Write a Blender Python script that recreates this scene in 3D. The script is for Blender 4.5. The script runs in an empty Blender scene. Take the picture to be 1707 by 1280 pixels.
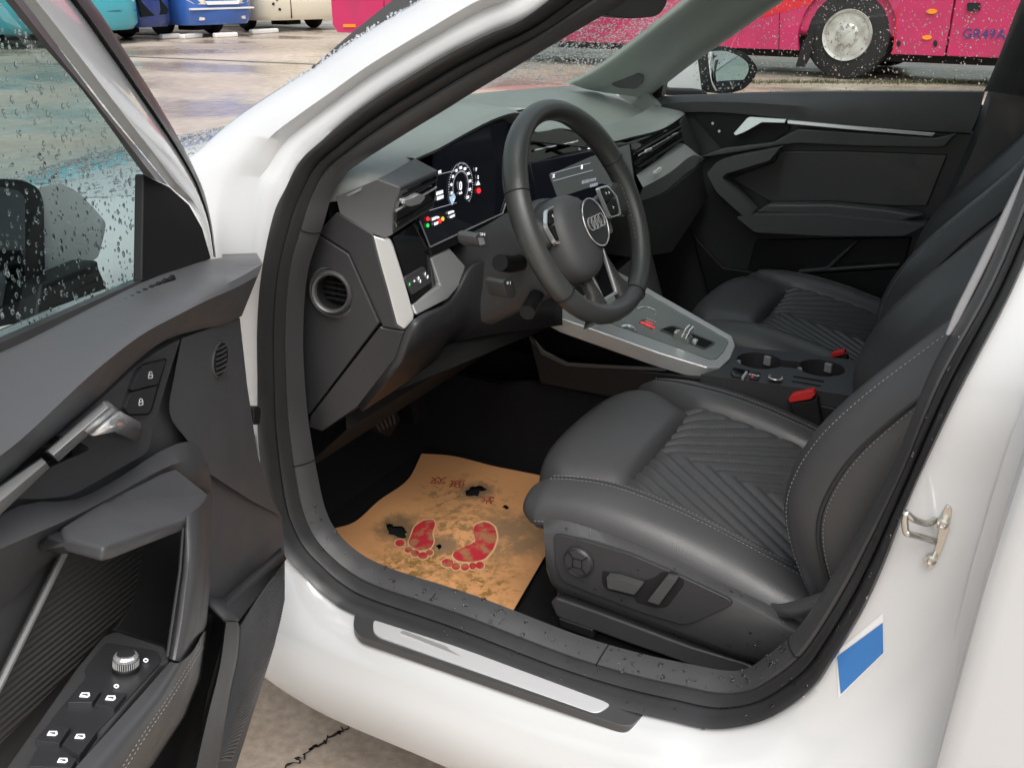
import bpy, bmesh, math, random
from mathutils import Vector as V, Matrix
random.seed(7)
R = math.radians
SC = bpy.context.scene

# ---------------------------------------------------------------- camera
# car frame: x forward, y left, z up, ground z = 0, steering wheel at x = 0
CAM = V((-0.594775, 1.642910, 1.222427))
RIGHT = V((-0.874344, -0.485301, -0.002269))
DOWN = V((-0.191598, 0.349479, -0.917145))
FWD = V((0.445884, -0.801466, -0.398548))
FPX = 1567.97
cam = bpy.data.cameras.new('camera'); camo = bpy.data.objects.new('camera', cam)
SC.collection.objects.link(camo); SC.camera = camo
cam.sensor_width = 36.0; cam.sensor_fit = 'HORIZONTAL'; cam.lens = FPX / 1707 * 36
cam.clip_start = 0.05; cam.clip_end = 2000
mw = Matrix.Identity(4)
for i, a in enumerate((RIGHT, -DOWN, -FWD)):
    for k in range(3): mw[k][i] = a[k]
for k in range(3): mw[k][3] = CAM[k]
camo.matrix_world = mw

# ---------------------------------------------------------------- daylight: bright overcast, light rain
SUN_EL, SUN_AZ = R(58), R(35)          # azimuth from +y (left of the car) towards the rear
sdir = V((-math.sin(SUN_AZ) * math.cos(SUN_EL), math.cos(SUN_AZ) * math.cos(SUN_EL), math.sin(SUN_EL)))
w = bpy.data.worlds.new('World'); SC.world = w; w.use_nodes = True
nt = w.node_tree; nt.nodes.clear()
sky = nt.nodes.new('ShaderNodeTexSky'); sky.sky_type = 'NISHITA'; sky.sun_disc = False
sky.sun_elevation = SUN_EL; sky.sun_rotation = math.atan2(sdir.x, sdir.y)
sky.dust_density = 6; sky.air_density = 1.6; sky.ozone_density = 1.0
hs = nt.nodes.new('ShaderNodeHueSaturation'); hs.inputs['Saturation'].default_value = 0.42
bg = nt.nodes.new('ShaderNodeBackground'); bg.inputs['Strength'].default_value = 0.15
wo = nt.nodes.new('ShaderNodeOutputWorld')
nt.links.new(sky.outputs[0], hs.inputs['Color']); nt.links.new(hs.outputs[0], bg.inputs['Color']); nt.links.new(bg.outputs[0], wo.inputs['Surface'])
sl = bpy.data.lights.new('sun', 'SUN'); sl.energy = 0.6; sl.angle = R(40); sl.color = (.93, .97, 1.0)
so = bpy.data.objects.new('sun', sl); SC.collection.objects.link(so); so.location = (0, 0, 20)
so.rotation_euler = (-sdir).to_track_quat('-Z', 'Y').to_euler()
SC.view_settings.view_transform = 'Standard'; SC.view_settings.look = 'None'
SC.view_settings.exposure = 0.56; SC.view_settings.gamma = 1; SC.view_settings.use_curve_mapping = False

SC.render.engine = 'CYCLES'; SC.cycles.max_bounces = 14; SC.cycles.diffuse_bounces = 7; SC.cycles.glossy_bounces = 5; SC.cycles.transmission_bounces = 12; SC.cycles.transparent_max_bounces = 24
# ---------------------------------------------------------------- pixel -> place helpers
def ray(px, py):
    return RIGHT * ((px - 853.5) / FPX) + DOWN * ((py - 640) / FPX) + FWD
def plane(px, py, o, n):
    d = ray(px, py); return CAM + d * ((o - CAM).dot(n) / d.dot(n))
def X(px, py, v): return plane(px, py, V((v, 0, 0)), V((1, 0, 0)))
def Y(px, py, v): return plane(px, py, V((0, v, 0)), V((0, 1, 0)))
def Z(px, py, v): return plane(px, py, V((0, 0, v)), V((0, 0, 1)))
def YL(l, v=None): return [Y(p[0], p[1], p[2] if len(p) > 2 else v) for p in l]
def sy(z): return .765 if z < .9 else .765 - (z - .9) * .42      # tumblehome of the body side
def AP(px, py, off=0.0):
    d = ray(px, py); v = .765
    for _ in range(40):
        p = CAM + d * ((v + off - CAM.y) / d.y); v = .5 * v + .5 * sy(p.z)
    return p
TH = R(68)
DD = V((-math.cos(TH), math.sin(TH), 0)); DN = V((-math.sin(TH), -math.cos(TH), 0)); DQ = V((.16, .94, 0))
def D(px, py, t=0.0): return plane(px, py, DQ + DN * t, DN)        # open door, t towards the cabin side
def DL(l, t=None): return [D(p[0], p[1], p[2] if len(p) > 2 else t) for p in l]
WT, WY, WC = .448, .041, V((-.004, .358, .891))
WN = V((-math.cos(WT) * math.cos(WY), math.cos(WT) * math.sin(WY), math.sin(WT)))
WL = V((math.sin(WY), math.cos(WY), 0)); WU = WL.cross(WN); WU = WU if WU.z > 0 else -WU
def W(px, py, h=0.0): return plane(px, py, WC + WN * h, WN)        # steering wheel plane
def WLc(a, b, h=0.0): return WC + WL * a + WU * b + WN * h

def cr(p, n=6, closed=False):
    p = [V(q) for q in p]; m = len(p); out = []
    rng = m if closed else m - 1
    for i in range(rng):
        a = p[(i - 1) % m] if closed or i > 0 else p[0] * 2 - p[1]
        b = p[i]; c = p[(i + 1) % m]
        d = p[(i + 2) % m] if closed or i + 2 < m else p[-1] * 2 - p[-2]
        for k in range(n):
            t = k / n
            out.append(.5 * ((2 * b) + (c - a) * t + (2 * a - 5 * b + 4 * c - d) * t * t + (3 * b - a - 3 * c + d) * t ** 3))
    if not closed: out.append(p[-1])
    return out
def rp(pts, r=6, n=4):
    """round the corners of a 2-D polygon (pixels), third entry carried along"""
    out = []; m = len(pts)
    for i in range(m):
        a, b, c = V(pts[i - 1]), V(pts[i]), V(pts[(i + 1) % m])
        da, dc = (a - b), (c - b)
        ra = min(r, da.length * .45); rc = min(r, dc.length * .45)
        s, e = b + da.normalized() * ra, b + dc.normalized() * rc
        for k in range(n + 1):
            t = k / n; out.append(tuple((1 - t) ** 2 * s + 2 * t * (1 - t) * b + t * t * e))
    return out
def el(cx, cy, rx, ry, tilt=0, n=28):
    c, s = math.cos(tilt), math.sin(tilt)
    return [(cx + rx * math.cos(a) * c - ry * math.sin(a) * s, cy + rx * math.cos(a) * s + ry * math.sin(a) * c) for a in [2 * math.pi * k / n for k in range(n)]]
def lerp(a, b, t): return a + (b - a) * t
def tab(x, xs, ys):
    if (x - xs[0]) * (xs[-1] - xs[0]) <= 0: return ys[0]
    for i in range(len(xs) - 1):
        lo, hi = min(xs[i], xs[i + 1]), max(xs[i], xs[i + 1])
        if lo <= x <= hi:
            t = (x - xs[i]) / (xs[i + 1] - xs[i]); t = t * t * (3 - 2 * t) * .5 + t * .5
            return ys[i] + (ys[i + 1] - ys[i]) * t
    return ys[-1]

def tabs(x, xs, ys):
    """smooth (cubic) table lookup"""
    if xs[0] > xs[-1]: xs, ys = xs[::-1], ys[::-1]
    if x <= xs[0]: return ys[0]
    if x >= xs[-1]: return ys[-1]
    n = len(xs); sl = [(ys[i + 1] - ys[i]) / (xs[i + 1] - xs[i]) for i in range(n - 1)]
    m = [sl[0]] + [(sl[i - 1] + sl[i]) / 2 for i in range(1, n - 1)] + [sl[-1]]
    for i in range(n - 1):
        if x <= xs[i + 1]:
            h = xs[i + 1] - xs[i]; t = (x - xs[i]) / h
            return (2*t**3 - 3*t*t + 1) * ys[i] + (t**3 - 2*t*t + t) * h * m[i] + (3*t*t - 2*t**3) * ys[i + 1] + (t**3 - t*t) * h * m[i + 1]

# ---------------------------------------------------------------- materials
def sock(n, *names):
    for k in names:
        if k in n.inputs: return n.inputs[k]
MATS = {}
def mat(name, col, rough=.5, metal=0, bump=None, bump2=None, spec=.5, coat=0, vary=None, rvary=None, emit=None, trans=0, ior=1.45, sheen=0):
    m = bpy.data.materials.new(name); m.use_nodes = True; t = m.node_tree; b = t.nodes['Principled BSDF']
    b.inputs['Base Color'].default_value = (*col, 1); b.inputs['Roughness'].default_value = rough; b.inputs['Metallic'].default_value = metal
    sock(b, 'Specular IOR Level').default_value = spec; sock(b, 'Coat Weight').default_value = coat; sock(b, 'Coat Roughness').default_value = .04
    sock(b, 'Transmission Weight').default_value = trans; b.inputs['IOR'].default_value = ior; sock(b, 'Sheen Weight').default_value = sheen
    if emit: sock(b, 'Emission Color').default_value = (*emit[:3], 1); sock(b, 'Emission Strength').default_value = emit[3]
    tc = t.nodes.new('ShaderNodeTexCoord')
    def noise(sc, det=3, kind='ShaderNodeTexNoise'):
        n = t.nodes.new(kind); n.inputs['Scale'].default_value = sc
        if 'Detail' in n.inputs: n.inputs['Detail'].default_value = det
        t.links.new(tc.outputs['Object'], n.inputs['Vector']); return n
    if vary:                       # (scale, second colour, lo, hi)
        n = noise(vary[0], 6); rmp = t.nodes.new('ShaderNodeValToRGB'); e = rmp.color_ramp.elements
        e[0].position, e[1].position = vary[2], vary[3]; e[0].color = (*col, 1); e[1].color = (*vary[1], 1)
        t.links.new(n.outputs['Fac'], rmp.inputs['Fac']); t.links.new(rmp.outputs['Color'], b.inputs['Base Color'])
    if rvary:
        n = noise(rvary[0], 4); mr = t.nodes.new('ShaderNodeMapRange'); mr.inputs['To Min'].default_value = rvary[1]; mr.inputs['To Max'].default_value = rvary[2]
        mr.inputs['From Min'].default_value = .35; mr.inputs['From Max'].default_value = .65
        t.links.new(n.outputs['Fac'], mr.inputs['Value']); t.links.new(mr.outputs['Result'], b.inputs['Roughness'])
    prev = None
    for bp in (bump, bump2):
        if not bp: continue        # (scale, strength, distance, kind)
        kind = bp[3] if len(bp) > 3 else 'noise'
        n = noise(bp[0], 2) if kind == 'noise' else noise(bp[0], 0, 'ShaderNodeTexVoronoi')
        bn = t.nodes.new('ShaderNodeBump'); bn.inputs['Strength'].default_value = bp[1]; bn.inputs['Distance'].default_value = bp[2]
        t.links.new(n.outputs['Fac' if kind == 'noise' else 'Distance'], bn.inputs['Height'])
        if prev: t.links.new(prev.outputs['Normal'], bn.inputs['Normal'])
        t.links.new(bn.outputs['Normal'], b.inputs['Normal']); prev = bn
    MATS[name] = m; return m
def glassmat(name, tint, rough=0.0, f0=.05):
    m = bpy.data.materials.new(name); m.use_nodes = True; t = m.node_tree; t.nodes.clear()
    tr = t.nodes.new('ShaderNodeBsdfTransparent'); tr.inputs['Color'].default_value = (*tint, 1)
    gl = t.nodes.new('ShaderNodeBsdfGlossy'); gl.inputs['Roughness'].default_value = rough
    fc = t.nodes.new('ShaderNodeLayerWeight'); fc.inputs['Blend'].default_value = .5
    pw = t.nodes.new('ShaderNodeMath'); pw.operation = 'POWER'; pw.inputs[1].default_value = 4.0; t.links.new(fc.outputs['Facing'], pw.inputs[0])
    lw = t.nodes.new('ShaderNodeMath'); lw.operation = 'MULTIPLY_ADD'; lw.inputs[1].default_value = .85; lw.inputs[2].default_value = f0; t.links.new(pw.outputs[0], lw.inputs[0])
    mx = t.nodes.new('ShaderNodeMixShader'); o = t.nodes.new('ShaderNodeOutputMaterial')
    t.links.new(lw.outputs[0], mx.inputs[0]); t.links.new(tr.outputs[0], mx.inputs[1]); t.links.new(gl.outputs[0], mx.inputs[2]); t.links.new(mx.outputs[0], o.inputs[0])
    MATS[name] = m; return m
mat('white_paint', (.575, .585, .59), .18, coat=1.0, rvary=(9, .12, .24))
mat('soft_plastic', (.072, .073, .076), .46, bump=(1400, .22, .0006), rvary=(14, .40, .54), spec=.75)
mat('dash_plastic', (.205, .224, .213), .38, bump=(1100, .25, .0007, 'v'), rvary=(10, .36, .48), spec=.8)
mat('hard_plastic', (.031, .031, .034), .44, bump=(1600, .15, .0005), spec=.7)
mat('trim_plastic', (.056, .056, .058), .42, bump=(900, .2, .0006), rvary=(20, .28, .48), spec=.75)
mat('rubber', (.034, .034, .035), .38, rvary=(30, .28, .46), spec=.7)
mat('leather', (.054, .054, .056), .40, bump=(520, .16, .0009, 'v'), bump2=(16, .14, .005), rvary=(8, .34, .47), spec=.7)
mat('wheel_leather', (.050, .053, .052), .34, bump=(700, .2, .0008, 'v'), spec=.8)
mat('grip_leather', (.038, .038, .038), .5, bump=(380, .55, .0012, 'v'))
mat('piano_black', (.006, .006, .007), .06)
mat('black_plastic', (.012, .012, .013), .5, spec=.4)
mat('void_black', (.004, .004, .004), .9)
mat('carpet', (.015, .015, .016), .95, bump=(500, .7, .003), spec=.1)
mat('satin_silver', (.60, .60, .59), .32, .6)
mat('chrome', (.82, .83, .83), .16, .72)
mat('steel', (.62, .60, .55), .22, 1, bump=(120, .1, .001))
mat('dash_trim', (.33, .34, .34), .40, .25)
mat('grey_trim', (.25, .25, .255), .5)
mat('scuff_silver', (.70, .70, .71), .38, .35)
mat('thread', (.36, .36, .36), .8)
mat('piping', (.030, .030, .031), .4)
mat('red_plastic', (.62, .03, .03), .35)
mat('blue_sticker', (.035, .165, .44), .45)
mat('sticker_white', (.72, .72, .72), .4)
mat('print_white', (.75, .75, .75), .5)
mat('lit_white', (.5, .5, .5), .5, emit=(.9, .93, 1, .85))
mat('lit_dim', (.2, .2, .22), .5, emit=(.6, .65, .75, .28))
mat('lit_red', (.4, .01, .01), .5, emit=(1, .03, .04, .8))
mat('lit_green', (.02, .3, .05), .5, emit=(.05, .9, .15, .6))
mat('lit_yellow', (.4, .25, .01), .5, emit=(1, .6, .05, .7))
mat('lit_blue', (.2, .3, .4), .5, emit=(.45, .62, .8, .6))
mat('screen', (.004, .004, .006), .10, emit=(.5, .6, .9, .004))
mat('screen_grey', (.06, .065, .065), .22, emit=(.55, .6, .6, .05))
mat('mirror', (.85, .87, .87), .02, 1)
mat('mirror_dim_reflection', (.16, .18, .20), .05, 1)  # mirror colour darkened to stand for a dim reflection in the driver's mirror
mat('headliner', (.42, .43, .42), .9)
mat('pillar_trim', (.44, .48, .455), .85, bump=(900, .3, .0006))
mat('water', (1, 1, 1), .0, trans=1, ior=1.33); rf = mat('rain_film', (1, 1, 1), .0, trans=1, ior=1.33)
_t = rf.node_tree; _tr = _t.nodes.new('ShaderNodeBsdfTransparent'); _mx = _t.nodes.new('ShaderNodeMixShader'); _mx.inputs[0].default_value = .45; _o = _t.nodes['Material Output']
_t.links.new(_tr.outputs[0], _mx.inputs[1]); _t.links.new(_t.nodes['Principled BSDF'].outputs[0], _mx.inputs[2]); _t.links.new(_mx.outputs[0], _o.inputs[0])
glassmat('clear_glass', (.86, .93, .90)); glassmat('tinted_glass', (.46, .56, .55)); glassmat('screen_glass', (.82, .90, .86))

# ---------------------------------------------------------------- mesh builder
COL = SC.collection
class B:
    def __init__(s): s.v = []; s.f = []
    def add(s, vs, fs):
        o = len(s.v); s.v += [V(p) for p in vs]; s.f += [tuple(o + i for i in f) for f in fs]; return s
    def grid(s, rows, cu=False, cv=False):
        n = len(rows[0]); m = len(rows); vs = [p for r in rows for p in r]; fs = []
        for j in range(m if cv else m - 1):
            for i in range(n if cu else n - 1):
                a, b = j * n + i, j * n + (i + 1) % n; c, d = ((j + 1) % m) * n + (i + 1) % n, ((j + 1) % m) * n + i
                fs.append((a, b, c, d))
        return s.add(vs, fs)
    def poly(s, pts): return s.add(pts, [tuple(range(len(pts)))])
    def prism(s, pts, vec):
        vec = V(vec); n = len(pts); q = [V(p) for p in pts]
        return s.add(q + [p + vec for p in q], [tuple(range(n)), tuple(range(2 * n - 1, n - 1, -1))] + [(i, i + n, (i + 1) % n + n, (i + 1) % n) for i in range(n)])
    def frame(s, outer, inner, vec):
        vec = V(vec); n = len(outer); a = [V(p) for p in outer]; b = [V(p) for p in inner]
        vs = a + b + [p + vec for p in a] + [p + vec for p in b]; fs = []
        for i in range(n):
            j = (i + 1) % n
            fs += [(i, j, n + j, n + i), (2 * n + i, 3 * n + i, 3 * n + j, 2 * n + j), (i, 2 * n + i, 2 * n + j, j), (n + i, n + j, 3 * n + j, 3 * n + i)]
        return s.add(vs, fs)
    def tube(s, path, r, seg=8, closed=False, up=None, flat=1.0):
        path = [V(p) for p in path]; n = len(path); rows = []
        rr = r if callable(r) else (lambda t: r)
        nrm = None
        for i in range(n):
            a = path[i - 1] if (i > 0 or closed) else path[0]; b = path[(i + 1) % n] if (i < n - 1 or closed) else path[-1]
            t = (b - a).normalized()
            if nrm is None:
                nrm = (V(up) if up else (V((0, 0, 1)) if abs(t.z) < .9 else V((1, 0, 0))))
            elif up: nrm = V(up)
            nrm = (nrm - t * nrm.dot(t)).normalized(); bi = t.cross(nrm)
            k = rr(i / max(1, n - 1))
            rows.append([path[i] + (nrm * math.cos(q) * flat + bi * math.sin(q)) * k for q in [2 * math.pi * j / seg for j in range(seg)]])
        s.grid(rows, True, closed)
        if not closed:
            o = len(s.v) - n * seg
            s.f.append(tuple(o + j for j in range(seg))); s.f.append(tuple(o + (n - 1) * seg + seg - 1 - j for j in range(seg)))
        return s
    def box(s, c, sx, sy_, sz, M=None):
        c = V(c); M = M or Matrix.Identity(3)
        vs = [c + M @ V((i * sx / 2, j * sy_ / 2, k * sz / 2)) for i in (-1, 1) for j in (-1, 1) for k in (-1, 1)]
        return s.add(vs, [(0, 1, 3, 2), (4, 6, 7, 5), (0, 4, 5, 1), (2, 3, 7, 6), (0, 2, 6, 4), (1, 5, 7, 3)])
    def lathe(s, prof, c, axis, seg=32, ref=None):
        c = V(c); axis = V(axis).normalized(); a = V(ref) if ref else (V((0, 0, 1)) if abs(axis.z) < .9 else V((1, 0, 0)))
        a = (a - axis * a.dot(axis)).normalized(); b = axis.cross(a)
        rows = [[c + axis * h + (a * math.cos(q) + b * math.sin(q)) * r for q in [2 * math.pi * j / seg for j in range(seg)]] for r, h in prof]
        s.grid(rows, True)
        o = len(s.v) - len(rows) * seg
        if prof[0][0] > 1e-6: s.f.append(tuple(o + j for j in range(seg)))
        if prof[-1][0] > 1e-6: s.f.append(tuple(o + (len(rows) - 1) * seg + j for j in range(seg)))
        return s
    def build(s, name, m, parent=None, ang=38, bevel=0, seg=2, solid=0, sub=0, kind=None, label=None, off=-1):
        me = bpy.data.meshes.new(name); me.from_pydata([tuple(p) for p in s.v], [], s.f)
        bm = bmesh.new(); bm.from_mesh(me)
        bmesh.ops.remove_doubles(bm, verts=bm.verts, dist=1e-6)
        bmesh.ops.recalc_face_normals(bm, faces=bm.faces); bm.to_mesh(me); bm.free()
        me.shade_smooth(); me.set_sharp_from_angle(angle=R(ang))
        me.materials.append(MATS[m])
        o = bpy.data.objects.new(name, me); COL.objects.link(o)
        if parent: o.parent = parent
        if bevel:
            bv = o.modifiers.new('bevel', 'BEVEL'); bv.width = bevel; bv.segments = seg; bv.limit_method = 'ANGLE'; bv.angle_limit = R(30); bv.harden_normals = True
        if solid:
            sm = o.modifiers.new('solid', 'SOLIDIFY'); sm.thickness = solid; sm.offset = off
        if sub:
            ss = o.modifiers.new('sub', 'SUBSURF'); ss.levels = sub; ss.render_levels = sub
        if kind: o['kind'] = kind
        if label: o['label'] = label
        return o
def thing(name, label, cat, loc=(0, 0, 0), group=None):
    o = bpy.data.objects.new(name, None); COL.objects.link(o); o.location = loc; o['label'] = label; o['category'] = cat
    if group: o['group'] = group
    o.empty_display_size = .1
    return o
def tag(o, label, cat, group=None):
    o['label'] = label; o['category'] = cat
    if group: o['group'] = group
    return o
def text(body, origin, right, up, size, m, parent, name='lettering', depth=.0004, center=True, squash=1.0):
    cu = bpy.data.curves.new('t', 'FONT'); cu.body = body; cu.size = size; cu.extrude = depth
    cu.align_x = 'CENTER' if center else 'LEFT'; cu.align_y = 'CENTER'; cu.resolution_u = 2
    to = bpy.data.objects.new('t', cu); COL.objects.link(to)
    bpy.context.view_layer.update()
    me = bpy.data.meshes.new_from_object(to.evaluated_get(bpy.context.evaluated_depsgraph_get()))
    bpy.data.objects.remove(to); bpy.data.curves.remove(cu)
    right = V(right).normalized(); up = V(up); up = (up - right * up.dot(right)).normalized(); n = right.cross(up)
    for v in me.vertices: v.co = V(origin) + right * v.co.x * squash + up * v.co.y + n * v.co.z
    me.name = name; me.materials.clear(); me.materials.append(MATS[m])
    o = bpy.data.objects.new(name, me); COL.objects.link(o); o.parent = parent
    return o
def stitches(path, parent, nrm=None, name='stitching', pitch=.0060, ln=.0040, r=.00052, m='thread', lift=.0008):
    b = B(); d = 0; path = [V(p) for p in path]; acc = 0; nxt = 0
    for i in range(len(path) - 1):
        a, c = path[i], path[i + 1]; L = (c - a).length
        while nxt < acc + L:
            t = (nxt - acc) / L; p = a + (c - a) * t; u = (c - a).normalized()
            n = V(nrm) if nrm else V((0, 0, 1)); n = (n - u * n.dot(u)).normalized(); sd = u.cross(n)
            p = p + n * lift
            vs = [p - u * ln / 2, p + sd * r, p + n * r, p - sd * r, p + u * ln / 2]
            b.add(vs, [(0, 1, 2), (0, 2, 3), (4, 2, 1), (4, 3, 2), (0, 3, 1), (4, 1, 3)])
            nxt += pitch
        acc += L
    return b.build(name, m, parent, ang=80)
def dome(b, p, n, r, h, stretch=1.0, direction=None, seg=7):
    n = n.normalized(); a = direction or (V((0, 0, 1)) if abs(n.z) < .9 else V((1, 0, 0)))
    a = a - n * a.dot(n)
    if a.length < 1e-6: a = V((0, 1, 0))
    a.normalize(); c = n.cross(a); vs = []; fs = []
    for lev, (k, hh) in enumerate(((1, 0), (.86, .5), (.5, .87))):
        for j in range(seg):
            q = 2 * math.pi * j / seg; vs.append(p + (a * math.cos(q) * stretch + c * math.sin(q)) * r * k + n * h * hh)
    vs.append(p + n * h)
    for lev in range(2):
        for j in range(seg): fs.append((lev * seg + j, lev * seg + (j + 1) % seg, (lev + 1) * seg + (j + 1) % seg, (lev + 1) * seg + j))
    for j in range(seg): fs.append((2 * seg + j, 2 * seg + (j + 1) % seg, 3 * seg))
    fs.append(tuple(range(seg - 1, -1, -1)))
    b.add(vs, fs)
def drops_on(o, n, rmin, rmax, parent=None, side=None, keep=None, stretch=1.15, flat=.55, seed=1, name='water_drops', power=2.5, lift=0.0, m='water'):
    """water drops scattered over a mesh; side: a vector the surface normal is turned towards"""
    rnd = random.Random(seed); me = o.data; me.calc_loop_triangles(); T = []; A = []; tot = 0
    for t in me.loop_triangles:
        a = t.area
        if a <= 0: continue
        tot += a; T.append(t); A.append(tot)
    import bisect
    b = B(); made = 0; tries = 0
    while made < n and tries < n * 60:
        tries += 1
        t = T[min(len(T) - 1, bisect.bisect(A, rnd.random() * tot))]
        p0, p1, p2 = (me.vertices[i].co for i in t.vertices); r1, r2 = rnd.random(), rnd.random()
        if r1 + r2 > 1: r1, r2 = 1 - r1, 1 - r2
        p = p0 + (p1 - p0) * r1 + (p2 - p0) * r2; nn = V(t.normal)
        if side is not None and nn.dot(side) < 0: nn = -nn
        if keep and not keep(p, nn): continue
        r = rmin + (rmax - rmin) * rnd.random() ** power
        dome(b, p.copy() + nn * lift, nn, r, r * flat, 1 + (stretch - 1) * rnd.random() * 2, V((0, 0, 1))); made += 1
    return b.build(name, m, parent or o, ang=60, kind='stuff')
# ================================================================ SETTING: wet parking ground
def ground_mat():
    m = bpy.data.materials.new('wet_concrete'); m.use_nodes = True; t = m.node_tree; b = t.nodes['Principled BSDF']; L = t.links.new
    tc = t.nodes.new('ShaderNodeTexCoord')
    def noise(sc, det, vec=None):
        n = t.nodes.new('ShaderNodeTexNoise'); n.inputs['Scale'].default_value = sc; n.inputs['Detail'].default_value = det
        L(vec or tc.outputs['Object'], n.inputs['Vector']); return n
    def ramp(n, p0, c0, p1, c1):
        r = t.nodes.new('ShaderNodeValToRGB'); e = r.color_ramp.elements; e[0].position, e[1].position = p0, p1; e[0].color = (*c0, 1); e[1].color = (*c1, 1); L(n.outputs['Fac'], r.inputs['Fac']); return r
    big = noise(.35, 5); fine = noise(60, 6); mid = noise(7, 6)
    r1 = ramp(big, .35, (.42, .345, .28), .65, (.58, .50, .42)); r2 = ramp(fine, .3, (.78, .76, .74), .7, (1.05, 1.05, 1.05)); r3 = ramp(mid, .35, (.82, .8, .78), .65, (1.05, 1.05, 1.05))
    mx = t.nodes.new('ShaderNodeMixRGB'); mx.blend_type = 'MULTIPLY'; mx.inputs[0].default_value = 1; L(r1.outputs[0], mx.inputs[1]); L(r2.outputs[0], mx.inputs[2])
    my = t.nodes.new('ShaderNodeMixRGB'); my.blend_type = 'MULTIPLY'; my.inputs[0].default_value = 1; L(mx.outputs[0], my.inputs[1]); L(r3.outputs[0], my.inputs[2]); L(my.outputs[0], b.inputs['Base Color'])
    mp = t.nodes.new('ShaderNodeMapping'); mp.inputs['Rotation'].default_value = (0, 0, R(52)); mp.inputs['Scale'].default_value = (.32, .62, 1); L(tc.outputs['Object'], mp.inputs['Vector'])
    pud = noise(1.2, 4, mp.outputs[0]); rr = ramp(pud, .40, (.10, .10, .10), .62, (.48, .48, .48)); L(rr.outputs[0], b.inputs['Roughness'])
    bp = t.nodes.new('ShaderNodeBump'); bp.inputs['Strength'].default_value = .35; bp.inputs['Distance'].default_value = .004; L(fine.outputs['Fac'], bp.inputs['Height'])
    b2 = t.nodes.new('ShaderNodeBump'); b2.inputs['Strength'].default_value = .12; b2.inputs['Distance'].default_value = .05; L(noise(3.5, 3).outputs['Fac'], b2.inputs['Height']); L(bp.outputs[0], b2.inputs['Normal']); L(b2.outputs[0], b.inputs['Normal'])
    MATS['wet_concrete'] = m
ground_mat()
mat('crack', (.025, .02, .016), .9); mat('joint', (.05, .055, .045), .4)
mat('tyre', (.016, .016, .017), .75, bump=(60, .3, .004)); mat('rim_grey', (.55, .54, .52), .45, .2, vary=(6, (.3, .28, .25), .45, .75))
mat('bus_pink', (.52, .022, .115), .3, coat=.5, vary=(2.2, (.40, .03, .10), .42, .75)); mat('bus_red', (.62, .012, .03), .3, coat=.5); mat('bus_cream', (.68, .64, .52), .35, coat=.3)
mat('bus_cyan', (.06, .38, .47), .35, coat=.4); mat('bus_blue', (.035, .12, .42), .3, coat=.5); mat('bus_navy', (.02, .045, .19), .35, coat=.4)
mat('bus_glass', (.010, .014, .016), .08); mat('bus_white', (.72, .72, .70), .35); mat('amber', (.85, .28, .02), .3); mat('lamp_glass', (.65, .60, .50), .15)
mat('grass_blade', (.075, .085, .035), .7); mat('underbody', (.012, .012, .012), .8)
g = B(); g.poly([(-300, -300, 0), (300, -300, 0), (300, 300, 0), (-300, 300, 0)]); go = g.build('ground', 'wet_concrete'); go['kind'] = 'structure'
# the crack in the concrete beside the sill
rc = random.Random(3); c0, c1 = Z(585, 1203, .003), Z(452, 1300, .003); ca = B(); rows = []
for i in range(41):
    t = i / 40; p = c0.lerp(c1, t) + V((rc.uniform(-.008, .008), rc.uniform(-.008, .008), 0)); wv = .0012 + .0022 * rc.random(); d = (c1 - c0).normalized().cross(V((0, 0, 1)))
    rows.append([p - d * wv, p + d * wv])
ca.grid(rows); k = ca.build('crack', 'crack', go)
jb = B(); a, b_ = Z(150, 92, .004), Z(640, 112, .004); d = (b_ - a).normalized().cross(V((0, 0, 1))) * .05
jb.grid([[a - d, a + d], [b_ - d, b_ + d]]); jb.build('expansion_joint', 'joint', go)

# weeds along the joint between the car and the big bus
gb = B(); rg = random.Random(5); a, b_ = Z(1180, 138, 0), Z(1760, 139, 0)
for i in range(2600):
    t = rg.random(); p = a.lerp(b_, t) + V((rg.gauss(0, .03), rg.gauss(0, .10), 0))
    clump = .5 + .5 * math.sin(t * 37) * math.sin(t * 91 + 1); h = (.015 + .05 * rg.random()) * (.35 + .9 * max(0, clump)); q = rg.uniform(0, 6.28); s = V((math.cos(q), math.sin(q), 0)) * .005; l = V((rg.gauss(0, .03), rg.gauss(0, .03), h))
    gb.add([p - s, p + s, p + l], [(0, 1, 2)])
o = gb.build('grass', 'grass_blade', kind='stuff'); tag(o, 'thin row of weeds on the ground below the magenta bus', 'grass')

# ---------------------------------------------------------------- magenta bus seen through the passenger window
U0, U1 = V((9.781, -11.83, 0)), V((.038, -11.077, 0)); BU = (U1 - U0).normalized(); BNN = V((BU.y, -BU.x, 0)); BNN = BNN if BNN.y > 0 else -BNN
def bus_pt(px, py, out=0.0): return plane(px, py, U0 + BNN * out, BNN)
pb = thing('bus', 'magenta bus with a white waistband and a silver wheel, seen through the passenger window', 'bus', tuple(bus_pt(1000, 60).xy) + (0,), 'parked buses')
loc0 = V(pb.location)
def child_fix(o): o.location = -loc0; return o
ub = bus_pt(554, 30); ue = ub + BU * 13.0
def bu(u, z, out=0): return V((ub.x, ub.y, 0)) + BU * u + V((0, 0, z)) + BNN * out
wc = bus_pt(1410, 59); wu = (wc - V((ub.x, ub.y, wc.z))).dot(BU); wz = .53
def arch(r, a0, a1, n=16): return [(wu + r * math.cos(q), wz + r * math.sin(q)) for q in [a0 + (a1 - a0) * k / n for k in range(n + 1)]]
zb, zt = .33, 1.02; ar = .60
us = (bus_pt(1583, 50) - V((ub.x, ub.y, 0))).dot(BU)
a0 = math.asin((zb - wz) / ar)
sk = []
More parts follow.
